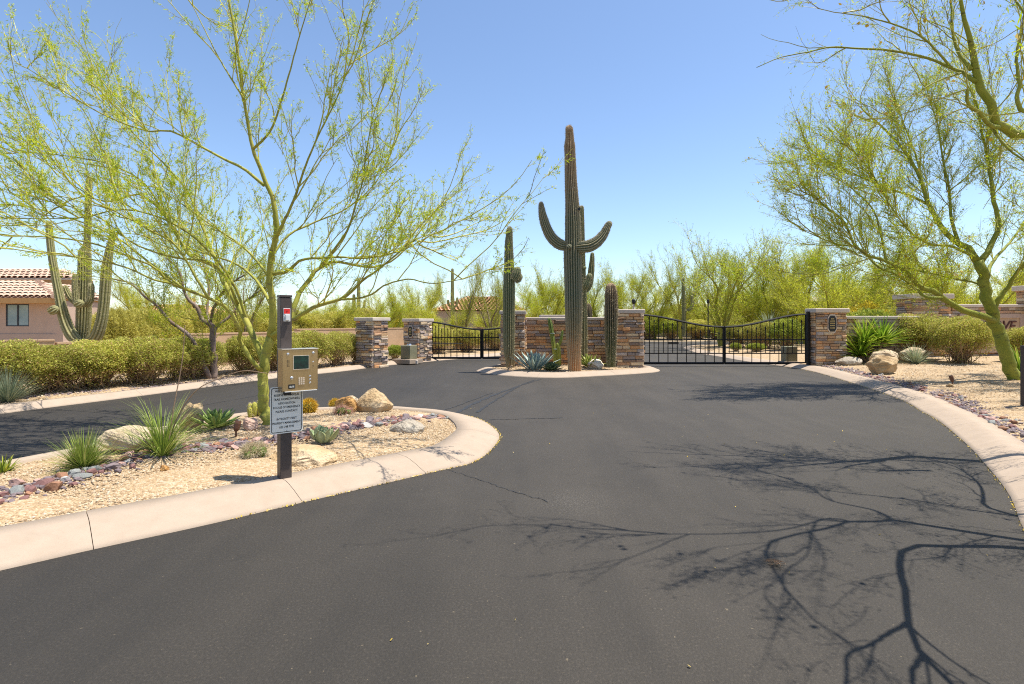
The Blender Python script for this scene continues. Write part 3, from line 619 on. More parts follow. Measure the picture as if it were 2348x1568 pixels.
mb = MB(); mb.box((px(278), yf - .003, pzz(700)), (px(383), yf, pzz(632))); mb.build('maker_label', M['black'], bx, local=True)
text('ELITE', bx, (px(331), yf - .0045, pzz(670)), .022, M['signwhite'], sx=.85, bold=.0006)
mb = MB(); mb.box((-.03, -.105, z0 - .045), (.03, -.06, z0 - .001)); mb.build('bracket', M['black'], t, local=True)
# welcome sign (12 x 18 inch aluminium)
def rrect(w, h, r, n=6):
    P = []
    for cx, cz, a0 in ((w - r, h - r, 0), (-w + r, h - r, 90), (-w + r, -h + r, 180), (w - r, -h + r, 270)):
        for k in range(n + 1): a = math.radians(a0 + 90 * k / n); P.append((cx + r * math.cos(a), cz + r * math.sin(a)))
    return np.array(P)
sc_z = .775 - pz; hw, hh = .150, .222
R1 = rrect(hw, hh, .022); n = len(R1)
V = np.array([(x, y, z + sc_z) for y in (-.0665, -.063) for x, z in R1]); mb = MB()
mb.add(V, [(k, k + n, (k + 1) % n + n, (k + 1) % n) for k in range(n)]); mb.f.append(np.array([range(n - 1, -1, -1), range(n, 2 * n)])); mb.m.append(np.zeros(2, np.int32)); mb.t.append(np.full(2, .5))
sg = mb.build('welcome_sign', M['signwhite'], t, local=True)
R2, R3 = rrect(hw - .010, hh - .010, .016), rrect(hw - .0165, hh - .0165, .012)
V = np.array([(x, -.0669, z + sc_z) for R in (R2, R3) for x, z in R]); mb = MB(); mb.add(V, [(k, k + n, (k + 1) % n + n, (k + 1) % n) for k in range(n)]); mb.build('border_line', M['black'], sg, local=True)
for k, ln in enumerate(['WELCOME TO THE', 'RESERVE AT TRANQUIL', 'TRAIL HOMEOWNERS', 'ASSOCIATION', 'IN CASE OF EMERGENCY', 'PLEASE CONTACT', '', 'INTEGRITY FIRST', 'PROPERTY MANAGEMENT', '623 748 7595']):
    if ln: text(ln, sg, (0, -.0668, sc_z + .178 - .0385 * k + (.006 if k > 6 else 0)), .0285, M['black'], sx=.78 if len(ln) > 17 else .86, bold=.0005)
for z in (sc_z - hh + .022,):
    mb = MB(); mb.tubes([[(0, -.0665, z), (0, -.071, z)]], [[.006, .005]], 8); mb.build('bolt', M['chrome'], sg, local=True)
# red and white switch
zs = 1.675 - pz
mb = MB(); mb.box((-.028, -.060, zs - .062), (.036, -.052, zs + .062)); sw = mb.build('switch_plate', M['white'], t, local=True, bevel=.002)
mb = MB(); mb.box((-.024, -.0625, zs + .012), (.032, -.0595, zs + .058)); mb.build('red_plate', M['red'], sw, local=True)
mb = MB(); mb.box((-.016, -.088, zs - .052), (.028, -.0605, zs + .002)); mb.build('switch_cover', M['white'], sw, local=True, bevel=.004)
mb = MB(); mb.tubes([[(.004, -.0625, zs + .036), (.004, -.067, zs + .036)]], [[.005, .004]], 8); mb.build('key_slot', M['black'], sw, local=True)
# exit post at the right edge
p = on(2352, 931); t = thing('exit_reader_post', 'dark bronze post with a small angled reader at the right edge', 'reader post', tuple(p), math.radians(10))
mb = MB(); mb.box((-.055, -.055, -.1), (.055, .055, 1.05)); mb.build('post', M['bronze'], t, local=True, bevel=.006)
mb = MB(); mb.box((-.11, -.12, .96), (.0, -.056, 1.045)); mb.build('reader', M['bronze'], t, local=True, bevel=.01)

# ------------------------------------------------------------------ walls and houses behind the left hedge
def stucco_wall(label, pts, tops):
    t = thing('garden_wall', label, 'wall', (pts[0][0], pts[0][1], 0))
    for i in range(len(pts) - 1):
        a, b_ = np.array(pts[i]), np.array(pts[i + 1]); d = b_ - a; L = np.linalg.norm(d); d /= L; n = np.array((-d[1], d[0])) * .1
        for nm, e, zz0, zz1, m in (('wall_panel', 1, -.1, tops[i] - .05, 'stucco'), ('coping', 1.15, tops[i] - .049, tops[i], 'stucco')):
            V = [(*(q), z) for z in (zz0, zz1) for q in (a - n * e, b_ - n * e, b_ + n * e, a + n * e)]
            mb = MB(); mb.add(V, [(0, 3, 2, 1), (4, 5, 6, 7), (0, 1, 5, 4), (1, 2, 6, 5), (2, 3, 7, 6), (3, 0, 4, 7)]); mb.build(nm, M[m], t)
    return t
stucco_wall('tan stucco garden wall stepping up behind the clipped hedge', [(-17, 9.5), (-12.0, 14.3), (-10.75, 18.1), (-8.75, 22.), (-3.0, 30.5), (1.5, 35)], [1.17, 1.09, 1.25, 1.36, 1.36])
def gable_tiles(parent, origin, u, up, ncol, nrow, cw, rl, mats, skew=0., name='tile', jit=.01, seed=0, trim=None):
    # rows of barrel tiles on a sloping plane: u along the eave, up along the slope
    rng = np.random.default_rng(seed); u = np.array(u, float); up = np.array(up, float); nn = np.cross(u, up)
    th = np.linspace(0, math.pi, 6); V = []
    for y in (0, 1.18):
        r = 1.0 if y == 0 else .86
        V += [(-.5 * math.cos(a) * .96 * r, y, math.sin(a) * .34 * r + (.16 if y == 0 else .02)) for a in th]
    mb = MB(); mb.add(V, [(k, k + 1, k + 7, k + 6) for k in range(5)] + [(0, 6, 11, 5)]); o = mb.build(name, mats); me = o.data; bpy.data.objects.remove(o)
    R = Matrix((tuple(u), tuple(up), tuple(nn))).transposed()
    for r in range(nrow):
        for c in range(ncol):
            s = (c + .5) * cw
            if trim and not trim(s, r * rl): continue
            o = link(name, me, parent); o.location = Vector(np.array(origin) + u * s + up * (r * rl) + nn * rng.uniform(0, jit)) - parent.location
            o.rotation_euler = R.to_euler(); o.scale = (cw, rl, cw)
d = 25.
hs = thing('house', 'tan stucco house with terracotta tile roofs and a dark framed window', 'house', tuple(pp(60, 790, d) * (1, 1, 0)))
L0 = pp(-260, 800, d); RT = pp(144, 800, d)
xw0, xw1 = L0[0], RT[0]; ztop = pp(0, 690, d)[2]; xa, za = pp(13, 748, d)[0], pp(13, 748, d)[2]; xb, zb = pp(66.5, 697, d)[0], pp(66, 697, d)[2]
mb = MB()
mb.box((xw0, d, -.1), (xa, d + 2.6, ztop)); mb.box((xb, d, -.1), (xw1, d + 2.6, ztop)); mb.box((xa, d, -.1), (xb, d + 2.6, za)); mb.box((xa, d, zb), (xb, d + 2.6, ztop))
mb.box((xw0, d - .06, -.1), (xw1 + .06, d - .002, pp(0, 766, d)[2])); mb.build('wall', M['housewall'], hs)
wn = MB(); wn.box((xa + .002, d + .02, za + .002), (xb - .002, d + .08, za + .045)); wn.box((xa + .002, d + .02, zb - .045), (xb - .002, d + .08, zb - .002)); wn.box((xa + .002, d + .02, za + .046), (xa + .05, d + .08, zb - .046)); wn.box((xb - .05, d + .02, za + .046), (xb - .002, d + .08, zb - .046)); xm = (xa + xb) / 2
wn.box((xm - .03, d + .015, za + .046), (xm + .03, d + .08, zb - .046)); wf = wn.build('window', M['frame_dark'], hs)
for q0, q1 in ((xa + .05, xm - .03), (xm + .03, xb - .05)):
    mb = MB(); mb.box((q0, d + .04, za + .046), (q1, d + .06, zb - .046)); mb.build('pane', M['glass'], hs).parent = wf
# lower hip roof, fascia, upper block with its own roof
ez = pp(0, 683, d)[2]; xe = pp(124, 683, d - .6)[0]; x0 = pp(-230, 683, d)[0]
mb = MB(); mb.box((x0, d - .65, ez - .26), (xe - .12, d + 2.8, ez - .03)); mb.build('fascia', M['fascia'], hs)
sl_ = math.atan(.40); up = (0, math.cos(sl_), math.sin(sl_)); hip = 2.0
mb = MB(); rise = 2.2
A = np.array([(x0, d - .62, ez - .03), (xe, d - .62, ez - .03), (xe - rise * 1.15, d - .62 + rise * math.cos(sl_), ez - .03 + rise * math.sin(sl_)), (x0, d - .62 + rise * math.cos(sl_), ez - .03 + rise * math.sin(sl_)), (xe, d + 2.9, ez - .03), (xe - rise * 1.15, d + 2.9, ez - .03 + rise * math.sin(sl_))])
mb.add(A, [(0, 1, 2, 3), (1, 4, 5, 2)]); rf = mb.build('lower_roof', M['tile'], hs)
rf.location = (0, 0, 0)
class Off:                                  # parent offset for grandchildren built in world coordinates
    pass
def tiles_on(roof, *a, **k):
    before = set(bpy.data.objects); gable_tiles(hs, *a, **k)
    for o in set(bpy.data.objects) - before: o.parent = roof
tiles_on(rf, (x0, d - .64, ez - .01), (1, 0, 0), up, int((xe - x0) / .27), 6, .27, .37, M['tile'], trim=lambda s, r: s < (xe - x0) - r * 1.15 - .1, seed=1)
tiles_on(rf, (xe + .02, d - .5, ez - .01), (0, 1, 0), (-math.cos(sl_), 0, math.sin(sl_)), 12, 5, .27, .37, M['tile'], trim=lambda s, r: s > r * .85, seed=3)
# hip ridge tiles
mb = MB(); a = A[1] + (0, 0, .05); b_ = A[2] + (0, 0, .08); P = np.linspace(a, b_, 15)
for k in range(14): mb.tubes([[P[k] + (0, 0, .03), P[k + 1]]], [[.12, .09]], 6)
mb.build('hip_tiles', M['tile'], rf).location = -Vector(hs.location) * 1.0 if False else (0, 0, 0)
for o in rf.children:
    if o.name.startswith('hip_tiles'): o.location = -Vector(hs.location)
d2 = d + 3.2; uz = pp(0, 638, d2)[2]; ux = pp(168, 638, d2)[0]; ux0 = pp(-330, 638, d2)[0]
mb = MB(); mb.box((ux0, d2 + .75, ez + .02), (ux - .6, d2 + 1.5, uz - .03)); mb.build('upper_wall', M['housewall'], hs)
mb = MB(); mb.box((ux0, d2 + .05, uz - .38), (ux - .12, d2 + 1.5, uz - .04)); mb.build('upper_fascia', M['fascia'], hs)
rise = 2.0; up2 = (0, math.cos(.3), math.sin(.3))
A = np.array([(ux0, d2, uz - .03), (ux, d2, uz - .03), (ux - 2.3, d2 + rise * up2[1], uz - .03 + rise * up2[2]), (ux0, d2 + rise * up2[1], uz - .03 + rise * up2[2]), (ux, d2 + 1.6, uz - .03), (ux - 2.3, d2 + 2.2, uz - .03 + rise * up2[2])])
mb = MB(); mb.add(A, [(0, 1, 2, 3), (1, 4, 5, 2)]); rf2 = mb.build('upper_roof', M['tile'], hs)
tiles_on(rf2, (ux0, d2 - .02, uz - .01), (1, 0, 0), up2, int((ux - ux0) / .3), 5, .3, .4, M['tile'], trim=lambda s, r: s < (ux - ux0) - r * 1.15 - .1, seed=2)
def far_house(label, u0, u1, vt, ve, vb, d, wallm, tilem, ridge=.35, win=()):
    c = pp((u0 + u1) / 2, HV, d); t = thing('house', label, 'house', (c[0], d, 0)); w = (u1 - u0) / F * d / 2; dep = 9.
    zt, ze, zb = (EYE - (v - HV) * d / F for v in (vt, ve, vb))
    mb = MB(); mb.box((-w * .93, .6, -.1), (w * .93, dep, ze)); mb.build('wall', M[wallm], t, local=True)
    mb = MB(); k = 26; r0, r1 = ridge, -ridge
    # front slope with raised tile courses
    E0, E1, T0, T1 = np.array((-w, 0, ze)), np.array((w, 0, ze)), np.array((-w * ridge, 3.6, zt)), np.array((w * ridge, 3.6, zt)); rows = 12
    for i in range(rows):
        a, b_ = i / rows, (i + 1) / rows
        P0, P1, Q0, Q1 = E0 + (T0 - E0) * a, E1 + (T1 - E1) * a, E0 + (T0 - E0) * b_, E1 + (T1 - E1) * b_
        cols = max(8, int((P1[0] - P0[0]) / .32)); s = np.linspace(0, 1, cols * 3 + 1); wv = np.tile([0, .09, .09], cols); wv = np.r_[wv, 0]
        V0 = P0 + (P1 - P0) * s[:, None] + np.c_[np.zeros((len(s), 2)), wv + .07]; V1 = Q0 + (Q1 - Q0) * s[:, None] + np.c_[np.zeros((len(s), 2)), wv * .8]
        j = np.arange(len(s) - 1); mb.add(np.vstack([V0, V1]), np.stack([j, j + 1, j + 1 + len(s), j + len(s)], 1))
    B0, B1 = np.array((-w, dep, ze)), np.array((w, dep, ze)); mb.add([E1, B1, T1], [(0, 1, 2)]); mb.add([E0, T0, B0], [(0, 1, 2)]); mb.add([B1, B0, T0, T1], [(0, 1, 2, 3)])
    mb.build('roof', M[tilem], t, local=True)
    for (x, z, ww, hh_) in win:
        mb = MB(); mb.box((x - ww / 2, .55, z - hh_ / 2), (x + ww / 2, .598, z + hh_ / 2)); wo = mb.build('window', M['frame_dark'], t, local=True)
        mb = MB(); mb.box((x - ww / 2 + .06, .53, z - hh_ / 2 + .06), (x + ww / 2 - .06, .548, z + hh_ / 2 - .06)); mb.build('pane', M['glass'], wo, local=True)
    return t
t = far_house('distant house with a long low red tile roof behind the pale yellow shrubs', 262, 470, 697, 722, 760, 58, 'housewall', 'tile_far', .55)
mb = MB(); mb.box((1.2, 2.6, 3.6), (1.9, 3.3, 4.35)); mb.build('chimney', M['tile_far'], t, local=True)
far_house('distant house with a tan tile roof behind the left gate', 985, 1210, 676, 713, 760, 46, 'housewall_far', 'tile_far', .3)
far_house('distant house with a pale grey tile roof behind the wide gate', 1500, 1760, 695, 716, 760, 62, 'housewall_far', 'tile_grey', .4, win=((-2.4, 1.6, 1.1, 1.2),))
far_house('distant pale house with windows beyond the outer stone wall', 1975, 2120, 655, 683, 760, 34, 'housewall_far', 'tile_grey', .4, win=((.15, 2.25, .75, .9), (1.2, 2.3, .8, .9)))
t = thing('lamp_post', 'slim black lamp post standing behind the wide gate', 'lamp post', (pp(1623, HV, 27)[0], 27, 0))
mb = MB(); mb.tubes([[(0, 0, -.05), (0, 0, 2.55)]], [[.032, .028]], 8); mb.build('pole', M['iron'], t, local=True)
mb = MB(); mb.tubes([[(0, 0, 2.55), (0, 0, 2.6), (0, 0, 2.72), (0, 0, 2.78)]], [[.03, .06, .06, .02]], 8); mb.build('lantern', M['iron'], t, local=True)
t = thing('camera_pole', 'small dark camera on a short pole behind the bristly cactus pillar', 'camera', (4.55, 20.4, 0))
mb = MB(); mb.tubes([[(0, 0, 0), (0, 0, 2.30)]], [[.03, .03]], 6); mb.build('pole', M['cap'], t, local=True)
mb = MB(); mb.tubes([[(0, 0, 2.30), (0, 0, 2.36), (0, 0, 2.46), (0, 0, 2.5)]], [[.03, .075, .075, .02]], 8); mb.build('camera_head', M['black'], t, local=True)
# ------------------------------------------------------------------ cacti
def ribbed(mb, path, radii, ribs, depth=.24, per=4, seed=0, tip=True):
    P = catmull(np.c_[np.asarray(path, float), np.asarray(radii, float)], max(10, int(len(path) * 9))); R = P[:, 3]; P = P[:, :3]
    rng = np.random.default_rng(seed)
    if tip:                                   # a rounded end
        e = P[-1]; d_ = nrm(P[-1] - P[-2]); r = R[-1]; k = np.array([.45, .75, .93, 1.0])
        P = np.vstack([P, e + d_ * r * k[:, None]]); R = np.r_[R, r * np.sqrt(np.maximum(1 - k ** 2, .004))]
    K = len(P); S_ = ribs * per; th = np.arange(S_) * 2 * np.pi / S_
    T = nrm(np.gradient(P, axis=0)); ref = np.array((0, 1., 0)); A = nrm(np.cross(T, np.tile(ref, (K, 1)))); B = np.cross(T, A)
    prof = np.tile(np.array([1, 1 - depth * .45, 1 - depth, 1 - depth * .45])[:per], ribs) * (1 + rng.normal(0, .012, S_))
    wob = 1 + .03 * np.sin(np.linspace(0, 9, K) + seed) + rng.normal(0, .008, K)
    V = P[:, None] + (R * wob)[:, None, None] * prof[None, :, None] * (np.cos(th)[None, :, None] * A[:, None] + np.sin(th)[None, :, None] * B[:, None])
    i, j = np.meshgrid(np.arange(K - 1), np.arange(S_), indexing='ij'); j2 = (j + 1) % S_; b = i * S_
    mb.add(V, np.stack([b + j, b + j2, b + S_ + j2, b + S_ + j], -1).reshape(-1, 4), 0, np.tile(np.tile([1., .1, .1, 1.][:per] if per == 4 else [1.] * per, ribs), K - 1))
    # areoles with spines on the rib crests
    return V[:, ::per].reshape(-1, 3), (V[:, ::per] - P[:, None]).reshape(-1, 3)
def spines(mb, Q, Nn, n, ln, mat=1, seed=0, w=.0035):
    rng = np.random.default_rng(seed); i = rng.integers(0, len(Q), n); d_ = nrm(nrm(Nn[i]) + rng.normal(0, .55, (n, 3))); L_ = ln * (.5 + rng.random(n))[:, None]
    a = nrm(np.cross(d_, rng.normal(0, 1, (n, 3)))) * w; c = Q[i] + rng.normal(0, .008, (n, 3))
    mb.add(np.stack([c - a, c + a, c + d_ * L_], 1), np.arange(3 * n).reshape(-1, 3), mat, rng.random(n))
def saguaro(label, base, stem, arms, ribs, m, seed, spine_n=2500, nubs=(), ln=.03, group='saguaros', name='saguaro', sm=None):
    t = thing(name, label, 'saguaro' if name == 'saguaro' else 'cactus', tuple(base), 0, group); sm = sm or M['spine']
    mb = MB(); Q, Nn = ribbed(mb, [p for p, r in stem], [r for p, r in stem], ribs, seed=seed); spines(mb, Q, Nn, spine_n, ln, 1, seed); mb.build('stem', [M[m], sm], t)
    for k, arm in enumerate(arms):
        mb = MB(); Q, Nn = ribbed(mb, [p for p, r in arm], [r for p, r in arm], max(9, ribs - 6), seed=seed + k + 1); spines(mb, Q, Nn, spine_n // 4, ln, 1, seed + k); mb.build('arm', [M[m], sm], t)
    for p, r in nubs:
        mb = MB(); ribbed(mb, [np.array(p) - (r * .8, 0, r * .4), p], [r * .8, r], 9, seed=seed); mb.build('nub', [M[m], sm], t)
    return t
def col(pts, d, k=1.): return [(pp(u, v, d + (e[0] if e else 0)), w * k / 2 / F * d) for u, v, w, *e in pts]
Z = lambda u, v: ((u / 2.0107 + 1400) / 1.2782, (v / 2.0107 + 340) / 1.2782)
zz = lambda L: [(*Z(u, v), w, *e) for u, v, w, *e in L]
d = 17.0
saguaro('tallest saguaro with two raised arms in the middle island', gp(1316, 848, .15), col(zz([(572, 1520, 33), (569, 1440, 33), (567, 1370, 35), (566, 1280, 40), (565, 1150, 45), (563, 1000, 47), (560, 860, 48), (560, 790, 48), (562, 730, 43), (560, 620, 40), (556, 520, 35), (549, 400, 31), (545, 290, 29), (543, 225, 28), (541, 180, 28), (541, 140, 23), (540, 105, 21), (538, 78, 20)]), d, 0.90),
        [col(zz([(530, 765, 22), (500, 762, 27), (470, 748, 29), (432, 712, 28), (403, 655, 25), (383, 590, 21), (375, 540, 16), (373, 522, 14)]), d, 0.90), col(zz([(585, 775, 24, -.12), (615, 772, 30, -.2), (660, 765, 31, -.22), (705, 738, 27, -.22), (740, 698, 23, -.2), (762, 655, 19, -.2), (772, 638, 17, -.2)]), d, 0.90)],
        20, 'saguaro', 1, 6500, nubs=[(pp(*Z(539, 768), d - .33), .07), (pp(*Z(598, 538), d - .1), .06)])
d = 17.6
tall = bpy.data.objects['saguaro']
for u, v, r in ((572, 573, .035), (596, 548, .045), (574, 1198, .03), (548, 905, .02)):
    mb = MB(); c = pp(*Z(u, v), 17.0 - .21); mb.tubes([[c, c + (0, .05, 0)]], [[r, r * .6]], 9); mb.build('cavity', M['black'], tall)
d = 17.6
saguaro('slim saguaro with one small double arm at the left tip of the middle island', gp(1168, 845, .14), col(zz([(192, 1482, 27), (190, 1440, 30), (184, 1380, 37), (183, 1250, 41), (183, 1100, 41), (184, 980, 38), (184, 880, 33), (183, 800, 30), (183, 740, 27), (186, 690, 23), (187, 668, 20)]), d, 0.68),
        [col(zz([(205, 968, 12), (216, 955, 18), (228, 930, 20), (232, 912, 19)]), d - .15), col(zz([(218, 972, 10), (236, 962, 15), (247, 948, 14)]), d - .12)], 17, 'saguaro_small', 2, 3200)
d = 18.3
saguaro('saguaro with two slender arms standing just behind the tallest one', gp(1328, 842, .14), col(zz([(622, 1460, 27), (622, 1250, 26), (620, 1100, 24), (618, 950, 20), (616, 800, 17), (613, 650, 17), (612, 560, 15), (612, 540, 13)]), d, 0.72),
        [col(zz([(625, 1035, 12, .2), (645, 1022, 17, .2), (660, 985, 20, .2), (668, 910, 21, .2), (673, 850, 17, .2), (674, 815, 13, .2)]), d, 0.72), col(zz([(625, 1020, 13, -.2), (636, 1000, 20, -.3), (650, 965, 20, -.3), (656, 945, 19, -.3)]), d, 0.72)], 15, 'saguaro_small', 3, 2200, nubs=[(pp(*Z(630, 895), d - .1), .06)])
d = 17.4
saguaro('short thick bristly columnar cactus right of the tallest saguaro', gp(1401, 841, .15), col(zz([(785, 1478, 26), (784, 1430, 31), (783, 1350, 36), (783, 1250, 40), (784, 1150, 43), (785, 1080, 42), (784, 1035, 38), (783, 1015, 33)]), d, 0.72), [], 19, 'saguaro_bristly', 4, 2600, ln=.045)
d = 19.9
saguaro('short saguaro tip peeking over the middle wall between two taller ones', gp(1345, 838, .13), col(zz([(655, 1480, 22), (655, 1180, 22), (654, 1130, 20), (653, 1118, 15)]), d, 0.7), [], 13, 'saguaro_bristly', 5, 500)
d = 17.0; L3 = lambda pts: [(u / 2.75 / 1.2782, (v / 2.75 + 450) / 1.2782, w / 3.1 / 1.2782, *e) for u, v, w, *e in pts]
saguaro('great three-stemmed saguaro with stubby arms in front of the tan house', pp(190, 800, d) * (1, 1, 0), col(L3([(660, 1720, 120), (662, 1500, 105), (672, 1380, 112), (678, 1200, 118), (682, 1000, 112), (684, 800, 100), (700, 740, 60), (708, 560, 56), (712, 380, 52), (718, 240, 50), (720, 205, 46)]), d),
        [col(L3([(640, 1520, 70), (590, 1480, 95), (545, 1400, 95), (508, 1290, 88), (478, 1150, 76), (445, 980, 66), (418, 820, 60), (402, 680, 56), (396, 580, 52), (395, 560, 46)]), d - .3), col(L3([(690, 1530, 70), (770, 1480, 95), (812, 1370, 95), (835, 1230, 90), (850, 1050, 88), (862, 900, 80), (885, 760, 62), (903, 680, 52), (906, 640, 46)]), d - .2),
         col(L3([(640, 1240, 40), (612, 1190, 48), (604, 1080, 48), (603, 990, 44)]), d - .3), col(L3([(625, 1220, 40), (575, 1170, 52), (540, 1110, 50), (528, 1080, 44)]), d + .2), col(L3([(690, 1230, 50), (728, 1180, 54), (735, 1090, 50), (735, 1065, 46)]), d - .3)],
        16, 'saguaro_far', 6, 2500, nubs=[(pp(*L3([(435, 1260, 0)])[0][:2], d - .6), .14), (pp(*L3([(640, 1210, 0)])[0][:2], d - .55), .13)])
d = 40.
saguaro('far thin saguaro standing in front of the tan tile roof', pp(1037, HV, d) * (1, 1, 0), col([(1037, 770, 9), (1037, 700, 9), (1037, 640, 7), (1037, 618, 6)], d), [col([(1037, 702, 5), (1029, 700, 6), (1027, 690, 6)], d), col([(1038, 705, 5), (1046, 700, 6), (1048, 684, 5)], d)], 12, 'saguaro_far', 7, 300)
saguaro('far three-armed saguaro left of the free standing pillar', pp(822, HV, d) * (1, 1, 0), col([(822, 770, 9), (822, 700, 9), (822, 650, 7), (822, 640, 6)], d), [col([(822, 712, 6), (812, 705, 8), (811, 678, 7)], d), col([(822, 712, 5), (833, 706, 6), (836, 690, 6)], d)], 12, 'saguaro_far', 8, 300)
saguaro('far saguaro behind the palo verde above the wide gate', pp(1570, HV, d) * (1, 1, 0), col([(1567, 770, 9), (1567, 700, 9), (1566, 655, 8), (1566, 640, 7)], d), [col([(1567, 715, 6), (1585, 705, 8), (1586, 680, 7)], d)], 12, 'saguaro_far', 9, 300)

# ------------------------------------------------------------------ agaves, yuccas, grasses
def blade(base, dirh, L_, w, rise, curl, cup=.35, seg=7, tipw=.02, belly=.45):
    # a fleshy tapering leaf: starts at base, leaves along dirh, rises and curls
    s = np.linspace(0, 1, seg); dirh = np.array((*dirh, 0.)); side = np.array((-dirh[1], dirh[0], 0))
    ang = rise + curl * s; dx_ = np.cumsum(np.r_[0, np.cos(ang[:-1])]) / (seg - 1); dz = np.cumsum(np.r_[0, np.sin(ang[:-1])]) / (seg - 1)
    C = base + L_ * (dx_[:, None] * dirh + dz[:, None] * np.array((0, 0, 1.)))
    prof = np.where(s < belly, .62 + .38 * np.sin(s / belly * math.pi / 2), np.cos((s - belly) / (1 - belly) * math.pi / 2) ** .75 * (1 - tipw) + tipw)
    nrmv = -np.sin(ang)[:, None] * dirh + np.cos(ang)[:, None] * np.array((0, 0, 1.)); ww = (w * prof)[:, None]
    V = np.stack([C - side * ww + nrmv * ww * cup, C - side * ww * .82 + nrmv * ww * cup * .7, C, C + side * ww * .82 + nrmv * ww * cup * .7, C + side * ww + nrmv * ww * cup, C - nrmv * ww * .28], 1)
    k, j = np.meshgrid(np.arange(seg - 1), np.arange(6), indexing='ij'); b = k * 6; j2 = (j + 1) % 6
    return V.reshape(-1, 3), np.stack([b + j, b + j2, b + 6 + j2, b + 6 + j], -1).reshape(-1, 4), np.tile([1., 0, 0, 1., .2, .2], seg - 1)
def agave(label, loc, m, n, L_, w, seed, lo=.15, hi=1.35, curl=.3, cup=.35, belly=.45, spread=.05, name='agave', tip=True, sq=1.):
    t = thing(name, label, 'agave', tuple(loc)); rng = np.random.default_rng(seed)
    for k in range(n):
        f = k / (n - 1); a = k * 2.39996 + rng.normal(0, .1); r = lo + (hi - lo) * f ** sq + rng.normal(0, .05); l = L_ * (1 - .35 * f) * rng.uniform(.88, 1.1)
        dh = (math.cos(a), math.sin(a)); 
        V, Fc, T = blade(np.array((dh[0] * spread * (1 - f), dh[1] * spread * (1 - f), .02 + .05 * L_ * f)), dh, l, w * (1 - .2 * f), r, curl, cup, belly=belly)
        mb = MB(); mb.add(V, Fc, 0, T); mb.build('leaf', M[m], t, local=True, smooth=True)
    return t
agave('green agave with upright pointed leaves beside the tan boulder', on(493, 984), 'agave_green', 44, .36, .040, 1, .25, 1.5, .05)
agave('pale grey-green artichoke agave rosette behind the flat slab', on(740, 1017), 'agave_pale', 30, .22, .066, 2, .5, 1.5, .95, .5, .6, .05)
agave('large powdery blue agave in front of the middle stone wall', on(1224, 848), 'agave_blue', 54, .74, .058, 3, .55, 1.5, .02, .3, .35, .2)
agave('small dark ball-shaped agave beside the blue one', on(1263, 849), 'agave_dark', 60, .34, .05, 4, .1, 1.45, .25, .4, .5, .05)
agave('lime green agave between the tallest saguaro and the white boulder', on(1350, 843), 'agave_lime', 40, .58, .045, 5, .3, 1.5, .05)
agave('small low agave tuft at the base of the white boulder', on(1395, 850), 'agave_dark', 30, .19, .03, 6, .1, 1.4, .25)
def blades(mb, C, n, L_, w, rng, lo=.15, hi=1.5, droop=.7, seg=6, r0=.06, mat=0, tone=(0, 1), lv=.3):
    a = rng.random(n) * 2 * np.pi; r = lo + (hi - lo) * rng.random(n) ** .8; l = L_ * (1 - lv + 2 * lv * rng.random(n)); s = np.linspace(0, 1, seg)
    ang = r[:, None] - droop * rng.uniform(.2, 1.2, n)[:, None] * s[None] ** 1.5
    st = (l / (seg - 1))[:, None]; x = np.cumsum(np.c_[np.zeros(n), np.cos(ang[:, :-1]) * st], 1); z = np.cumsum(np.c_[np.zeros(n), np.sin(ang[:, :-1]) * st], 1)
    dh = np.stack([np.cos(a), np.sin(a), 0 * a], 1); sd = np.stack([-np.sin(a), np.cos(a), 0 * a], 1)
    P = C + dh[:, None] * (r0 * rng.random(n)[:, None, None] + x[..., None]) + np.array((0, 0, 1.)) * z[..., None]
    P[..., 2] = np.maximum(P[..., 2], C[2] + .004)
    ww = w * (1 - s ** 2.2 * .93) * np.where(s < .1, .7, 1); up_ = np.cross(dh, sd)
    Lf = P - sd[:, None] * ww[None, :, None]; Rt = P + sd[:, None] * ww[None, :, None]; Md = P - np.array((0, 0, 1.)) * (ww * .5)[None, :, None]
    V = np.stack([Lf, Md, Rt], 2); i, k, q = np.meshgrid(np.arange(n), np.arange(seg - 1), np.arange(2), indexing='ij'); b = (i * seg + k) * 3 + q
    tn = tone[0] + (tone[1] - tone[0]) * rng.random(n)
    mb.add(V, np.stack([b, b + 1, b + 4, b + 3], -1).reshape(-1, 4), mat, np.repeat(tn, (seg - 1) * 2))
def tuft(name, label, cat, loc, m, n, L_, w, seed, stalks=0, **k):
    t = thing(name, label, cat, tuple(loc)); rng = np.random.default_rng(seed); mb = MB()
    blades(mb, np.zeros(3), n, L_, w, rng, **k); mb.build('blades', M[m], t, local=True); return t
tuft('yucca_tuft', 'spiky light green yucca tuft in front of the long pale boulder', 'yucca', on(192, 1072), 'grass', 800, .31, .0030, 1, lo=.02, hi=1.5, droop=.3, lv=.4)
tg = tuft('red_yucca', 'dark green arching red yucca with two tall dry flower stalks', 'yucca', on(372, 1047), 'grass', 300, .60, .0042, 2, lo=.35, hi=1.5, droop=1.0, tone=(0, .8))
base = np.array(tg.location)
for pts in ([(385, 1030, 0), (398, 935, .05), (415, 845, .1), (422, 780, .1), (424, 745, .1)], [(385, 1030, 0), (405, 960, 0), (450, 895, 0), (510, 865, 0), (560, 850, .0), (612, 856, .0)]):
    dd = base[1]; P = catmull([pp(u, v, dd + e) for u, v, e in pts], 24); mb = MB(); mb.tubes(P[None], np.linspace(.007, .004, 24)[None], 6, 0); rng = np.random.default_rng(7)
    mb.build('flower_stalk', M['wood'], tg)
tuft('grey_yucca', 'grey-blue grassy yucca at the left frame edge below the hedge', 'yucca', on(18, 922), 'greygrass', 520, .6, .0035, 3, lo=.3, hi=1.5, droop=.5)
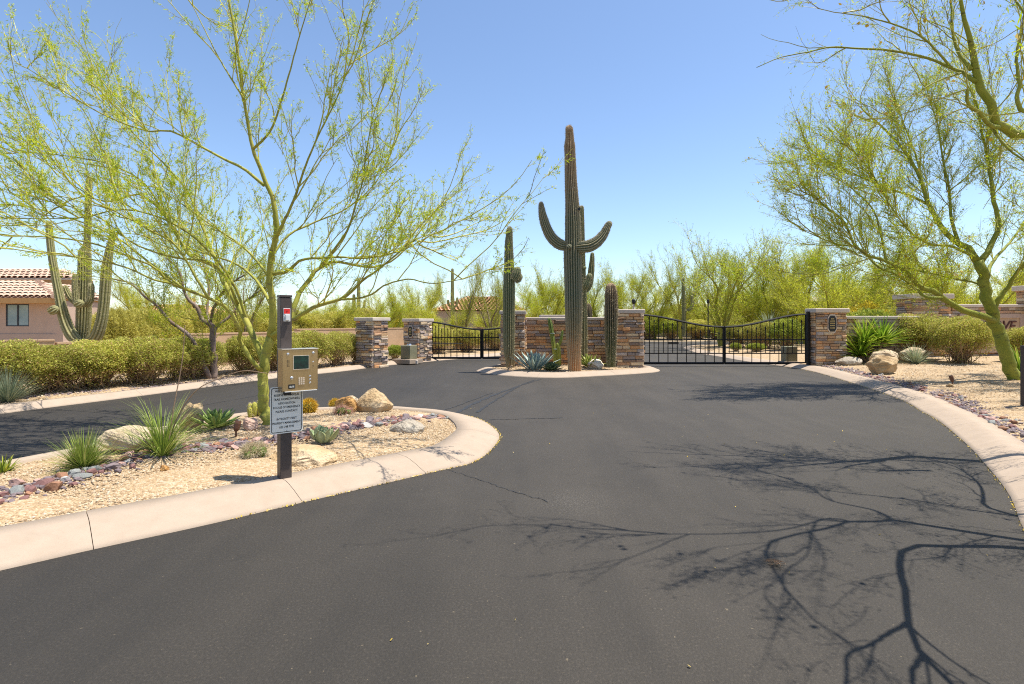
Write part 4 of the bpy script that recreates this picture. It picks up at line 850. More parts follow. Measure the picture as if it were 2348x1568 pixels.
tuft('pale_yucca', 'pale striped yucca tuft in front of the round backed boulder', 'yucca', on(2098, 834), 'greygrass', 170, .62, .011, 4, lo=.15, hi=1.45, droop=.45, tone=(.3, 1))
tuft('weed', 'small bright green weed at the left edge of the keypad island', 'weed', on(8, 1082), 'shrubg', 60, .16, .008, 5, lo=.2, hi=1.4)
# strap-leaf yucca by the right wall: two heads
t = thing('strap_leaf_yucca', 'bright green strap leaf yucca with two heads against the stone wall', 'yucca', tuple(on(1990, 831))); rng = np.random.default_rng(8)
for (u, v, n) in ((1982, 790, 150), (2022, 785, 130), (1972, 815, 90)):
    c = pp(u, v, t.location.y) - np.array(t.location); mb = MB(); blades(mb, c, n, .95, .030, rng, lo=-.5, hi=1.5, droop=.65, r0=.05, lv=.2)
    for f in mb.v: f[:, 2] = np.maximum(f[:, 2], .01)
    mb.build('leaf_head', M['strap'], t, local=True)
    m2 = MB(); m2.tubes([[(0, 0, -.05), c * (.6, .6, .5), c]], [[.06, .05, .05]], 8); m2.build('stem', M['wood'], t, local=True)
# spiny cacti
def ball(name, label, loc, r, h, ribs, skin, spm, n, ln, seed, cat='cactus', clumps=((0, 0, 1),), w=.0022):
    t = thing(name, label, cat, tuple(loc)); rng = np.random.default_rng(seed)
    for cx, cy, s in clumps:
        zs = np.linspace(0, math.pi * .97, 12); path = [(cx, cy, h * s * (1 - math.cos(a)) / 2) for a in zs]; R = [max(r * s * math.sin(a) ** .7, .004) for a in zs]; R[0] = r * s * .8
        mb = MB(); P = np.array(path); S_ = ribs * 4; th = np.arange(S_) * 2 * np.pi / S_; prof = np.tile([1, .95, .87, .95], ribs)
        V = np.zeros((12, S_, 3)); V[..., 0] = P[:, None, 0] + np.array(R)[:, None] * np.cos(th) * prof; V[..., 1] = P[:, None, 1] + np.array(R)[:, None] * np.sin(th) * prof; V[..., 2] = P[:, None, 2]
        i, j = np.meshgrid(np.arange(11), np.arange(S_), indexing='ij'); j2 = (j + 1) % S_; b = i * S_
        mb.add(V, np.stack([b + j, b + j2, b + S_ + j2, b + S_ + j], -1).reshape(-1, 4)); mb.build('body', M[skin], t, local=True, smooth=True)
        q = V[1:, ::4].reshape(-1, 3); c = np.array((cx, cy, h * s * .45)); mb = MB(); spines(mb, q, (q - c), int(n * s), ln, 0, seed, w); mb.build('spines', M[spm], t, local=True)
    return t
ball('golden_barrel_cactus', 'round golden barrel cactus beside the welcome sign', on(707, 946), .115, .19, 18, 'barrel', 'goldspine', 2600, .05, 1, w=.003)
ball('golden_barrel_cactus', 'golden barrel cactus half hidden behind the brown boulder', on(768, 938), .09, .16, 16, 'barrel', 'goldspine', 1500, .045, 2, w=.003)
ball('hedgehog_cactus', 'green hedgehog cactus with pink spines in front of the brown boulder', on(783, 950), .085, .11, 12, 'hedgehog', 'pinkspine', 520, .07, 3, w=.0022, clumps=((0, 0, 1), (.09, .02, .7), (-.06, .05, .75)))
ball('hedgehog_cactus', 'straw-spined hedgehog clump at the foot of the keypad post', on(578, 1048), .06, .12, 10, 'hedgehog', 'spine', 700, .06, 4, w=.0016, clumps=((0, 0, 1), (.09, .03, .9), (-.08, .05, .85), (.02, .1, .9), (-.02, -.06, .7)))
ball('columnar_cactus_clump', 'yellow-green clump of small ribbed columns beside the green trunk', on(583, 957), .05, .24, 8, 'pole_cactus', 'spine', 250, .02, 5, clumps=((0, 0, 1), (.09, .02, .85), (-.08, .03, .9), (.03, .1, 1.05), (-.04, -.05, .7), (.14, .08, .7)))
# pole cactus against the middle wall
d = 18.55; p0 = gp(1276, 842, .14); t = thing('pole_cactus', 'thin pole cactus with yellow base staked against the middle wall', 'cactus', tuple(p0))
for pts, rb in (([(1281, 850, 11), (1281, 820, 11), (1280, 800, 10), (1279, 790, 9)], 7), ([(1275, 850, 10), (1270, 800, 10), (1266, 770, 10), (1262, 745, 11), (1259, 732, 8)], 7), ([(1276, 800, 6), (1284, 785, 7), (1288, 768, 6), (1289, 760, 5)], 6)):
    mb = MB(); ribbed(mb, [p for p, r in col(pts, d)], [r for p, r in col(pts, d)], rb, .3, seed=3); mb.build('stem', M['pole_cactus'], t)
for u, v in ((1266, 764), (1272, 800)):
    mb = MB(); c = pp(u, v, d); mb.tubes([[c - (0, 0, .012), c + (0, 0, .012)]], [[.085] * 2], 10); mb.build('tie', M['agave_blue'], t)

# ------------------------------------------------------------------ boulders and river rocks
def ico(sub):
    bm = bmesh.new(); bmesh.ops.create_icosphere(bm, subdivisions=sub, radius=1); V = np.array([v.co[:] for v in bm.verts]); Fc = np.array([[v.index for v in f.verts] for f in bm.faces]); bm.free(); return V, Fc
ICO = {k: ico(k) for k in (1, 2, 4, 5)}
def rockshape(sub, seed, cuts=9, lo=.62, hi=.92, rough=.04):
    V, Fc = ICO[sub]; V = V.copy(); rng = np.random.default_rng(seed)
    for _ in range(cuts):
        n = nrm(rng.normal(0, 1, 3)); h = rng.uniform(lo, hi); e = V @ n - h; V -= np.where(e > 0, e * .93, 0)[:, None] * n
    for f, a in ((1.7, rough * 2.2), (4, rough), (9, rough * .6), (19, rough * .3)):
        k = rng.normal(0, f, (3, 3)); ph = rng.random(3) * 6; V += V * (a * np.sin(V @ k + ph).sum(1) / 1.7)[:, None]
    return V, Fc
def boulder(label, u, v, uw, vh, m, seed, depth=.8, rz=0, cuts=9, sink=.12, lean=0., peak=0.):
    p = on(u, v); s = p[1] / F; w = uw * s / 2; h = vh * s / (1 - sink) / 1.7
    t = tag(None or bpy.data.objects.new('boulder', None), label, 'boulder', 'landscape boulders') if False else None
    V, Fc = rockshape(5, seed, cuts); ext = (V.max(0) - V.min(0)); V = (V - (V.max(0) + V.min(0)) / 2) / (ext / 2)
    f_ = 1 - peak * np.clip((V[:, 2:3] + .35) / 1.35, 0, 1); V[:, :2] *= f_; V[:, 0] += lean * V[:, 2] * .5; V *= (w / (1 + abs(lean) * .25), w * depth, vh * s / (1 - sink) / 2); c_, s_ = math.cos(rz), math.sin(rz)
    V[:, 2] += V[:, 2].max() * (1 - 2 * sink)
    mb = MB(); mb.add(V, Fc); o = mb.build('boulder', M['rock_' + m], smooth=False); o.location = p + np.array((0, w * depth * .6, 0)); return tag(o, label, 'boulder', 'landscape boulders')
boulder('long pale low boulder behind the two spiky yuccas', 288, 1040, 148, 60, 'pale', 1, .55, cuts=6)
boulder('tan upright boulder behind the green agave', 432, 988, 72, 64, 'tan', 2, .7, lean=.45, peak=.3, cuts=12)
boulder('small pink and white boulder beside the path light', 570, 987, 38, 29, 'pink', 3, .8)
boulder('rust brown boulder with a pale shoulder beside the peaked one', 790, 946, 52, 36, 'rust', 4, .7, lean=-.2)
boulder('small pale boulder squeezed behind the rust brown one', 805, 942, 36, 34, 'pale', 14, .6)
boulder('largest peaked boulder at the rear kerb of the keypad island', 852, 945, 94, 54, 'tan', 25, .6, lean=.12, cuts=13, peak=.62)
boulder('flat grey boulder half buried near the island tip', 928, 990, 84, 26, 'grey', 6, .7, cuts=7, sink=.45)
boulder('broad pale slab half buried behind the keypad post', 684, 1062, 160, 34, 'tan', 7, .75, cuts=6, sink=.46)
boulder('round white boulder in front of the bristly cactus', 1366, 854, 40, 22, 'white', 8, .8)
boulder('big tan boulder nearest the right kerb', 2034, 859, 64, 44, 'tan', 29, .8, lean=.15, cuts=13)
boulder('pale angular boulder behind the big tan one', 2034, 836, 66, 34, 'pale', 10, .6, cuts=11)
boulder('flat grey boulder at the foot of the outer pillar', 1951, 838, 55, 20, 'grey', 11, .7, cuts=8)
boulder('round backed pale boulder behind the pale striped yucca', 2104, 832, 62, 36, 'pale', 12, .7, cuts=5)
boulder('small tan stone near the path light in the right bed', 2181, 888, 16, 9, 'tan', 13, .8)
boulder('single dark brown stone on the open gravel of the island', 373, 1080, 22, 13, 'rust', 15, .8)
RM = {}
for k in RIVER:
    RM[k] = []
    for i in range(4):
        V, Fc = rockshape(2, 40 + i, 8, .45, .9, .05); mb = MB(); mb.add(V, Fc); o = mb.build('river_rock', M['river_' + k]); RM[k].append(o.data); bpy.data.objects.remove(o)
def river(path, n, half, s0, s1, seed, where, grp, small):
    rng = np.random.default_rng(seed); P = catmull([on(*p) for p in path], 200); keys = list(RIVER); pr = [.33, .26, .12, .13, .14, .02]
    tn = nrm(np.gradient(P[:, :2], axis=0)); nn = np.stack([-tn[:, 1], tn[:, 0]], 1); placed = []
    smb = MB(); sm = 0; tries = 0
    while len(placed) < n and tries < n * 40:
        tries += 1; i = rng.integers(200); q = P[i, :2] + nn[i] * rng.normal(0, .5) * half; s = rng.uniform(s0, s1) * (1.25 if rng.random() < .12 else 1)
        if any((q[0] - x) ** 2 + (q[1] - y) ** 2 < (.62 * (s + r)) ** 2 for x, y, r in placed): continue
        placed.append((q[0], q[1], s)); k = keys[rng.choice(6, p=pr)]; o = link('river_rock', RM[k][rng.integers(4)])
        o.location = (q[0], q[1], H(*q) + s * .22); o.rotation_euler = (rng.normal(0, .25), rng.normal(0, .25), rng.random() * 6.28); o.scale = (s, s * rng.uniform(.6, .9), s * rng.uniform(.45, .65))
        tag(o, f'{k} river rock lying in the {where}', 'rock', grp)
    V0, F0 = ICO[1]                                    # chips between the rocks
    i = rng.integers(0, 200, small); q = P[i, :2] + nn[i] * (rng.normal(0, .6, (small, 1)) * half); s = rng.uniform(.012, .042, small); z = np.array([H(*x) for x in q])
    V = V0[None] * s[:, None, None] * rng.uniform(.6, 1.2, (small, 12, 1)) * (1, .8, .6) + np.c_[q, z + s * .2][:, None]
    smb.add(V, (np.arange(small)[:, None, None] * 12 + F0).reshape(-1, 3)); kind(smb.build('river_rock_chips', M['river_plum grey']), 'stuff')
river([(-60, 1150), (60, 1122), (170, 1095), (250, 1068), (340, 1045), (430, 1032), (560, 1020), (660, 1006), (760, 988), (850, 971), (930, 962), (1010, 955)], 195, .20, .036, .085, 1, 'rock strip across the keypad island', 'river rocks across the keypad island', 900)
river([(1880, 843), (1960, 862), (2060, 889), (2150, 915), (2240, 950), (2330, 995), (2420, 1050)], 100, .26, .035, .075, 2, 'rock strip along the right kerb', 'river rocks along the right kerb', 1800)
river([(-40, 937), (140, 915), (330, 890), (560, 863), (700, 850), (800, 838)], 0, .18, .03, .055, 3, 'thin rock line along the left kerb', 'river rocks along the left kerb', 900)

# path lights, stakes, driftwood
def path_light(label, p, rz, h=.2, m='rustmetal'):
    t = thing('path_light', label, 'landscape light', tuple(p), rz, 'landscape lights')
    mb = MB(); mb.tubes([[(0, 0, -.03), (0, 0, h * .45)]], [[.012, .012]], 6); mb.build('stake', M[m], t, local=True)
    mb = MB(); mb.tubes([[(0, 0, h * .38), (.005, 0, h * .55), (.02, 0, h * .85), (.03, 0, h)]], [[.022, .04, .042, .036]], 8); mb.build('lamp_head', M[m], t, local=True)
    mb = MB(); mb.tubes([[(.031, 0, h + .001), (.0325, 0, h + .004)]], [[.034, .03]], 8); mb.build('lens', M['black'], t, local=True)
path_light('tilted bronze spotlight in front of the small pink boulder', on(541, 1003), .6, .21)
path_light('rusty spotlight on the open gravel of the right bed', on(2183, 885), 2.5, .24)
path_light('small dark spotlight at the foot of the tallest saguaro', on(1312, 856), 1, .2, 'black')
path_light('small dark spotlight between the bristly cactus and its pillar', on(1412, 850), 1, .22, 'black')
mb = MB(); p = on(1168, 857); P = catmull([p + (-.06, 0, .0), p + (-.03, 0, .08), p + (.03, 0, .12), p + (.10, .02, .16)], 12); mb.tubes(P[None], np.array([[.012, .016, .022, .02, .024, .02, .02, .024, .028, .03, .02, .01]]), 7)
tag(mb.build('driftwood', M['wood']), 'small twisted driftwood stick at the foot of the slim saguaro', 'driftwood')
# ------------------------------------------------------------------ trees
def grow(rng, P0, D, L_, r0, K, up=.1, wig=.12, rt=.35):
    n = len(P0); P = np.zeros((n, K, 3)); P[:, 0] = P0; d_ = nrm(D); st = (np.asarray(L_) / (K - 1))[:, None]
    for k in range(1, K):
        d_ = nrm(d_ + np.array((0, 0, up)) + rng.normal(0, wig, (n, 3))); P[:, k] = P[:, k - 1] + d_ * st
    R = np.asarray(r0)[:, None] * np.linspace(1, rt, K)[None]; return P, R
def spawn(rng, P, R, per, t0, t1, angle, upb=0., out=None, outw=0., w=None):
    n, K, _ = P.shape; i = np.repeat(np.arange(n), per) if w is None else rng.choice(n, int(per * n), p=w / w.sum())
    t = (t0 + (t1 - t0) * rng.random(len(i))) * (K - 1); a = np.minimum(t.astype(int), K - 2); f = (t - a)[:, None]
    Q = P[i, a] * (1 - f) + P[i, a + 1] * f; T = nrm(P[i, a + 1] - P[i, a]); r = R[i, a] * (1 - f[:, 0]) + R[i, a + 1] * f[:, 0]
    x = rng.normal(0, 1, (len(i), 3)); x = nrm(x - (x * T).sum(1, keepdims=True) * T); an = angle * rng.uniform(.6, 1.35, len(i))[:, None]
    D = T * np.cos(an) + x * np.sin(an) + np.array((0, 0, upb))
    if out is not None: o = Q - out; o[:, 2] *= .4; D = nrm(D) + outw * nrm(o)
    return Q, nrm(D), r, i
def leaves(rng, mb, P, n, size, wid, mat, spread=.04, t0=.1, along=.6):
    k, K, _ = P.shape; i = rng.integers(0, k, n); t = (t0 + (1 - t0) * rng.random(n)) * (K - 1); a = np.minimum(t.astype(int), K - 2); f = (t - a)[:, None]
    T = nrm(P[i, a + 1] - P[i, a]); C = P[i, a] * (1 - f) + P[i, a + 1] * f + rng.normal(0, spread, (n, 3))
    d_ = nrm(T * along + rng.normal(0, .6, (n, 3))); b = nrm(np.cross(d_, rng.normal(0, 1, (n, 3)))); s = size * rng.uniform(.6, 1.4, n)[:, None]
    mb.quads(C, d_ * s, b * s * wid, mat, rng.random(n), kite=True)
def tree(name, label, base, limbs, seed, bark, leafm, cat='tree', n1=13, l1=(.7, 1.7), n2=6, l2=(.35, .9), n3=4, l3=(.12, .32), nleaf=45000, lsize=.014, lwid=.32, up1=.07, up2=.06, group=None, outw=.35, twig='twig', r1=.013, keep=None, lsp=.03, t1=.18, flowers=0, whip=.35):
    rng = np.random.default_rng(seed); t = thing(name, label, cat, tuple(base), 0, group)
    mb = MB(); K = 26; LP, LR = [], []
    for pts in limbs:
        a = np.array(pts, float); c = catmull(a, K); w = rng.normal(0, 1, (K, 3)) * (c[:, 3:4] * .16); w[0] = 0; c[:, :3] += w
        LP.append(c[:, :3]); LR.append(c[:, 3])
    LP, LR = np.array(LP), np.array(LR)
    mb.tubes(LP, LR, 9)
    mb.build('trunk', M[bark], t, smooth=True)
    cen = LP.reshape(-1, 3).mean(0); sel = LR[:, -1] < .035
    lens = np.linalg.norm(np.diff(LP, axis=1), axis=2).sum(1) * sel
    Q, D, r, _ = spawn(rng, LP, LR, n1, t1, 1., .75, whip, cen, outw, w=lens); n = len(Q)
    tips = LP[sel, -1]; Q = np.vstack([Q, tips, tips]); D = np.vstack([D, nrm(LP[sel, -1] - LP[sel, -3]), nrm(LP[sel, -1] - LP[sel, -3] + rng.normal(0, .2, tips.shape))]); n = len(Q)
    P1, R1 = grow(rng, Q, D, rng.uniform(*l1, n), r1 * rng.uniform(.6, 1.15, n), 9, up1, .15, .35)
    Q, D, r, _ = spawn(rng, P1, R1, n2, .12, 1., .6, .15, cen, outw * .6); n = len(Q)
    P2, R2 = grow(rng, Q, D, rng.uniform(*l2, n), r1 * .45 * rng.uniform(.7, 1.1, n), 6, up2, .10, .4)
    Q, D, r, _ = spawn(rng, P2, R2, n3, .05, 1., .7, .05); n = len(Q)
    P3, R3 = grow(rng, Q, D, rng.uniform(*l3, n), np.full(n, r1 * .2), 3, .05, .12, .5)
    if keep is not None:
        P1, P2, P3, R1, R2, R3 = [x for pr in ((P1, P2, P3), (R1, R2, R3)) for x in pr]
        k1, k2, k3 = (keep(p) for p in (P1, P2, P3)); P1, R1, P2, R2, P3, R3 = P1[k1], R1[k1], P2[k2], R2[k2], P3[k3], R3[k3]
    mb = MB(); mb.tubes(P1, R1, 5, 0, .3 + .4 * rng.random(len(P1)), cap=False); mb.tubes(P2, R2, 4, 0, rng.random(len(P2)), cap=False); mb.tubes(P3, R3, 3, 0, rng.random(len(P3)), cap=False)
    leaves(rng, mb, P3, int(nleaf * .75), lsize, lwid, 1, lsp); leaves(rng, mb, P2, int(nleaf * .25), lsize, lwid, 1, lsp)
    if flowers: leaves(rng, mb, P2, flowers, lsize * 1.2, .8, 2, .02, .6)
    mb.build('crown', [M[twig], M[leafm], M['litter']], t); return t
def lim(pts, d0, d1, r0, r1):
    n = len(pts); f = np.linspace(0, 1, n); return [(*pp(u, v, d0 + (d1 - d0) * f[i]), r0 + (r1 - r0) * f[i] ** .8) for i, (u, v) in enumerate(pts)]
# main palo verde on the keypad island (limbs traced as 3-D lines, each leaving the trunk at its own depth)
D0 = 7.75
main = [lim([(618, 990), (612, 955), (603, 931), (603, 881), (604, 845), (610, 810), (619, 775)], D0, D0, .082, .062),
        lim([(619, 775), (625, 749), (624, 699), (618, 637), (623, 587), (632, 545), (634, 489), (622, 447), (608, 416), (593, 375), (580, 342), (568, 285), (559, 227), (545, 122), (531, 35), (515, -60)], D0, 7.3, .055, .012),
        lim([(605, 425), (560, 388), (510, 363), (450, 330), (391, 300), (335, 300), (236, 262), (140, 205), (63, 157)], 7.6, 8.5, .024, .006),
        lim([(606, 836), (596, 800), (567, 741), (545, 697), (518, 657), (505, 630), (499, 612), (455, 595), (428, 578), (400, 530), (377, 492), (345, 460), (309, 445), (251, 463), (190, 450), (147, 466)], D0, 9.3, .052, .008),
        lim([(500, 614), (480, 560), (455, 500), (430, 440), (380, 380), (330, 330), (285, 285), (230, 230)], 8.4, 9.2, .026, .006),
        lim([(600, 850), (590, 842), (548, 779), (551, 764), (540, 734), (515, 704), (478, 684), (418, 659), (390, 649), (368, 625), (350, 609), (300, 590), (220, 560), (130, 545), (30, 540)], D0 - .05, 6.4, .034, .007),
        lim([(390, 649), (350, 640), (280, 610), (180, 590), (90, 580), (-40, 560)], 6.9, 5.9, .014, .005),
        lim([(624, 776), (645, 758), (667, 734), (675, 700), (683, 679), (702, 649), (720, 625), (735, 611), (758, 602), (785, 602), (820, 609), (850, 613), (895, 600), (940, 560), (985, 500)], D0, 8.7, .05, .009),
        lim([(735, 611), (775, 560), (800, 520), (815, 470), (830, 420), (838, 360), (850, 290), (860, 250)], 8.2, 7.6, .022, .005),
        lim([(624, 770), (655, 748), (692, 719), (731, 700), (780, 686), (805, 668), (827, 646), (846, 633), (864, 620), (900, 590), (950, 550), (960, 560)], D0 - .08, 6.7, .034, .007),
        lim([(780, 686), (812, 685), (850, 676), (880, 655), (935, 640), (990, 650), (1060, 640)], 7.2, 6.6, .017, .005),
        lim([(627, 628), (654, 623), (675, 608), (692, 595), (735, 592), (773, 589), (815, 592), (855, 590), (920, 575), (950, 560), (985, 540)], 7.65, 7.0, .026, .005),
        lim([(622, 700), (600, 660), (570, 625), (530, 600), (480, 585), (410, 560), (330, 540), (240, 530)], D0, 10.3, .026, .006),
        lim([(632, 545), (655, 500), (680, 440), (700, 380), (730, 310), (770, 230), (800, 150)], 7.5, 6.9, .024, .005),
        lim([(580, 342), (620, 300), (645, 230), (668, 150), (690, 70), (715, -10)], 7.35, 6.9, .018, .005),
        lim([(568, 741), (540, 660), (500, 600), (440, 540), (370, 500), (280, 480), (180, 500), (60, 500)], 8, 6.9, .024, .005),
        lim([(545, 697), (520, 640), (480, 600), (400, 590), (310, 560), (230, 500), (150, 470)], 8.0, 7.0, .024, .006), lim([(478, 684), (440, 620), (400, 560), (330, 520), (240, 470), (130, 400)], 7.1, 6.7, .02, .005),
        lim([(618, 637), (590, 600), (550, 560), (490, 520), (420, 470), (360, 430)], 7.7, 8.6, .022, .006), lim([(418, 659), (340, 600), (260, 540), (160, 500), (40, 470), (-60, 470)], 6.9, 7.4, .016, .005), lim([(377, 492), (330, 420), (260, 380), (170, 360), (60, 350), (-40, 360)], 8.8, 8.0, .016, .005),
        lim([(623, 587), (660, 540), (720, 510), (790, 480), (860, 420), (900, 340)], 7.6, 8.6, .02, .005),
        lim([(559, 227), (530, 180), (500, 130), (470, 70), (440, 10)], 7.3, 7.6, .014, .005)]
mb_ = on(614, 988)
tree('palo_verde_tree', 'large yellow-green palo verde growing beside the keypad post', mb_, main, 21, 'bark', 'pv', n1=10, l1=(.5, 1.7), n2=7, l2=(.2, .6), n3=3, l3=(.08, .2), nleaf=80000, lsize=.023, lwid=.18, r1=.0095, outw=.25, lsp=.016, whip=.6, up1=.10)
# second trunk tree behind the left kerb: grey bark, thin crown
d = 14.7
lt = [lim([(489, 872), (488, 794), (489, 761), (483, 746), (465, 734), (458, 720), (450, 704), (430, 687), (421, 660), (410, 620), (380, 590)], d, d - .4, .10, .02),
      lim([(488, 765), (482, 745), (475, 726), (475, 694), (480, 660), (470, 620), (465, 580)], d, d + .8, .06, .018), lim([(484, 745), (485, 722), (493, 699), (510, 670), (530, 650), (560, 630)], d, d - .6, .05, .016),
      lim([(488, 765), (500, 745), (522, 729), (540, 710), (558, 694), (590, 670), (620, 655)], d, d + .6, .05, .016), lim([(481, 870), (468, 840), (453, 806), (438, 774), (408, 751), (380, 727), (358, 699), (333, 681), (300, 650), (260, 640)], d - .1, d - 1.2, .075, .018)]
tree('palo_verde_tree', 'two-stemmed grey-barked palo verde standing in the bed behind the left lane', on(487, 870), lt, 22, 'barkgrey', 'pv', n1=16, l1=(.6, 1.5), n2=6, n3=4, nleaf=26000, lsize=.022, r1=.013)
# right palo verde
d = 13.1
rt = [lim([(2338, 890), (2327, 873), (2306, 812), (2288, 755), (2272, 717), (2263, 689), (2257, 645), (2246, 611), (2240, 597)], d, d, .155, .105),
      lim([(2240, 600), (2225, 575), (2197, 557), (2161, 525), (2130, 471), (2116, 426), (2095, 380), (2060, 330), (2020, 290), (1975, 250)], d, d + .8, .09, .018),
      lim([(2278, 735), (2256, 724), (2238, 720), (2206, 711), (2179, 697), (2159, 683), (2143, 668), (2111, 660), (2102, 653), (2095, 640), (2080, 622), (2062, 615), (2031, 597), (1995, 588), (1959, 561), (1937, 512), (1900, 480), (1870, 455), (1840, 440)], d - .05, d - 1.3, .088, .014),
      lim([(2159, 683), (2120, 680), (2090, 655), (2055, 630), (2010, 610), (1970, 570), (1920, 560), (1880, 545), (1845, 530)], d - .7, d + .3, .035, .01),
      lim([(2272, 722), (2286, 691), (2310, 660), (2321, 640), (2337, 615), (2375, 580), (2430, 540)], d, d - .6, .07, .018),
      lim([(2244, 605), (2258, 585), (2274, 561), (2287, 516), (2278, 449), (2270, 400), (2264, 359), (2250, 300), (2240, 240), (2215, 190)], d, d + .3, .08, .014),
      lim([(2258, 641), (2275, 600), (2310, 560), (2340, 520), (2370, 460)], d, d + 1.2, .05, .014), lim([(2235, 590), (2184, 566), (2155, 562), (2130, 559), (2085, 530), (2040, 470), (2000, 400), (1960, 350)], d, d - .9, .04, .009),
      lim([(2262, 689), (2240, 650), (2190, 640), (2110, 622), (2040, 612), (1980, 590)], d, d + 1, .03, .01), lim([(2197, 557), (2180, 500), (2175, 430), (2160, 360), (2150, 290), (2130, 230)], d + .2, d + .9, .045, .01),
      lim([(2130, 471), (2090, 450), (2030, 430), (1960, 400), (1910, 375), (1875, 355)], d + .5, d - .2, .035, .009), lim([(2116, 426), (2100, 360), (2070, 280), (2050, 220)], d + .6, d + 1, .03, .009), lim([(2031, 597), (2020, 540), (2000, 480), (1950, 430), (1900, 400)], d - .9, d - .4, .03, .009)]
tree('palo_verde_tree', 'leaning palo verde with a thick green trunk in the right bed', on(2334, 884), rt, 23, 'barkg', 'pv', n1=18, l1=(.6, 1.5), n2=7, n3=4, l2=(.35, .9), l3=(.15, .35), nleaf=100000, lsize=.027, lwid=.2, r1=.015, flowers=500)
# tree whose trunk stands outside the right edge: its branches hang into the top corner and throw the shadows on the road
K_ = SUNV
def shadow_pt(u, v, h): g_ = gp(u, v); k = h / K_.z; return (g_[0] + K_.x * k, g_[1] + K_.y * k, h)
def slim(pts, r0, r1):
    n = len(pts); hs = []
    for u, v, h in pts:
        q = h
        for t in np.arange(2.6, h, .1):
            x, y, _ = shadow_pt(u, v, t)
            if x / y > .98 or t > EYE + .62 * y + .1: q = t; break
        hs.append(q)
    hs = np.convolve(np.pad(hs, 1, mode='edge'), (.25, .5, .25), 'valid'); hs = np.maximum(hs, [min(h, EYE + .6 * shadow_pt(u, v, h)[1] + .05) if shadow_pt(u, v, a)[0] / shadow_pt(u, v, a)[1] < .96 else 0 for (u, v, h), a in zip(pts, hs)])
    pts = [(u, v, a) for (u, v, h), a in zip(pts, hs)]; return [(*shadow_pt(u, v, h), r0 + (r1 - r0) * (i / (n - 1)) ** .8) for i, (u, v, h) in enumerate(pts)]
ov = [[(8.6, 4.6, 0, .17), (8.5, 4.65, .9, .15), (8.3, 4.75, 1.9, .13), (8.1, 4.85, 2.7, .12)],
      [(8.1, 4.85, 2.7, .10), (7.6, 5.5, 3.2, .08), (7.0, 6.2, 3.75, .065)] + lim([(2347, 310), (2309, 296), (2288, 291), (2278, 269), (2264, 224), (2237, 188)], 6.6, 6.4, .058, .042) + lim([(2240, 150), (2219, 81), (2201, 0), (2190, -90)], 6.4, 6.2, .036, .012),
      lim([(2237, 188), (2215, 172), (2206, 166), (2183, 157), (2116, 130), (2026, 114), (1977, 112), (1905, 108), (1850, 120), (1788, 132), (1734, 155)], 6.4, 6.9, .026, .004),
      lim([(2226, 160), (2197, 121), (2183, 67), (2179, 0), (2160, -80)], 6.4, 6.8, .024, .009), lim([(2288, 291), (2269, 287), (2246, 260), (2219, 238), (2217, 205)], 6.5, 6.1, .03, .015),
      lim([(2269, 285), (2300, 330), (2347, 368), (2400, 400)], 6.5, 6.3, .017, .008), lim([(2400, 250), (2350, 255), (2332, 233), (2336, 188), (2330, 130), (2345, 60)], 6.0, 6.0, .03, .012),
      lim([(2183, 157), (2120, 90), (2060, 60), (1990, 40), (1930, 30)], 6.5, 6.2, .014, .005), lim([(2206, 166), (2140, 190), (2080, 230), (2030, 270)], 6.5, 6.2, .012, .005),
      [(8.1, 4.85, 2.7, .10), (6.6, 4.4, 2.9, .055)] + slim([(2480, 1262, 4.3), (2347, 1255, 4.6), (2220, 1252, 4.9), (2110, 1250, 5.1), (2068, 1262, 5.2), (2062, 1310, 5.3), (2076, 1370, 5.4), (2082, 1425, 5.5), (2100, 1480, 5.7), (2135, 1530, 5.9), (2190, 1575, 6.1)], .036, .012),
      slim([(2082, 1425, 5.5), (2040, 1450, 5.6), (1990, 1480, 5.7), (1945, 1500, 5.9), (1940, 1560, 6.1), (1930, 1620, 6.3)], .017, .007), slim([(2115, 1500, 5.8), (2090, 1540, 6), (2100, 1590, 6.2), (2120, 1650, 6.4)], .017, .007),
      [(8.1, 4.85, 2.7, .10), (6.6, 4.9, 3.1, .055)] + slim([(2480, 1250, 4.4), (2347, 1238, 4.7), (2230, 1222, 5.0), (2120, 1203, 5.2), (2045, 1192, 5.3), (1990, 1197, 5.4), (1940, 1196, 5.5), (1890, 1212, 5.6), (1830, 1224, 5.8), (1770, 1240, 6.0), (1755, 1265, 6.1), (1770, 1300, 6.3), (1800, 1350, 6.5)], .034, .009),
      slim([(2045, 1192, 5.3), (2010, 1172, 5.4), (1960, 1160, 5.5), (1900, 1146, 5.7), (1860, 1120, 5.9), (1800, 1095, 6.2), (1740, 1080, 6.4)], .019, .006), slim([(1955, 1197, 5.5), (1910, 1188, 5.6), (1870, 1195, 5.8), (1790, 1215, 6.0), (1650, 1224, 6.2), (1530, 1224, 6.4), (1440, 1230, 6.6)], .016, .005),
      slim([(1940, 1196, 5.5), (1880, 1190, 5.7), (1860, 1220, 5.9), (1850, 1270, 6.1), (1800, 1310, 6.4)], .013, .005), slim([(1530, 1224, 6.4), (1420, 1215, 6.7), (1320, 1210, 6.9), (1260, 1200, 7.0)], .012, .006),
      slim([(2347, 1186, 4.6), (2290, 1178, 4.8), (2230, 1170, 5.0), (2150, 1155, 5.2), (2040, 1140, 5.4), (1900, 1125, 5.7), (1800, 1105, 6.0)], .018, .006), slim([(2347, 1186, 4.6), (2262, 1162, 4.9), (2252, 1130, 5.1), (2240, 1105, 5.3), (2190, 1070, 5.6), (2120, 1050, 5.9)], .024, .006)]
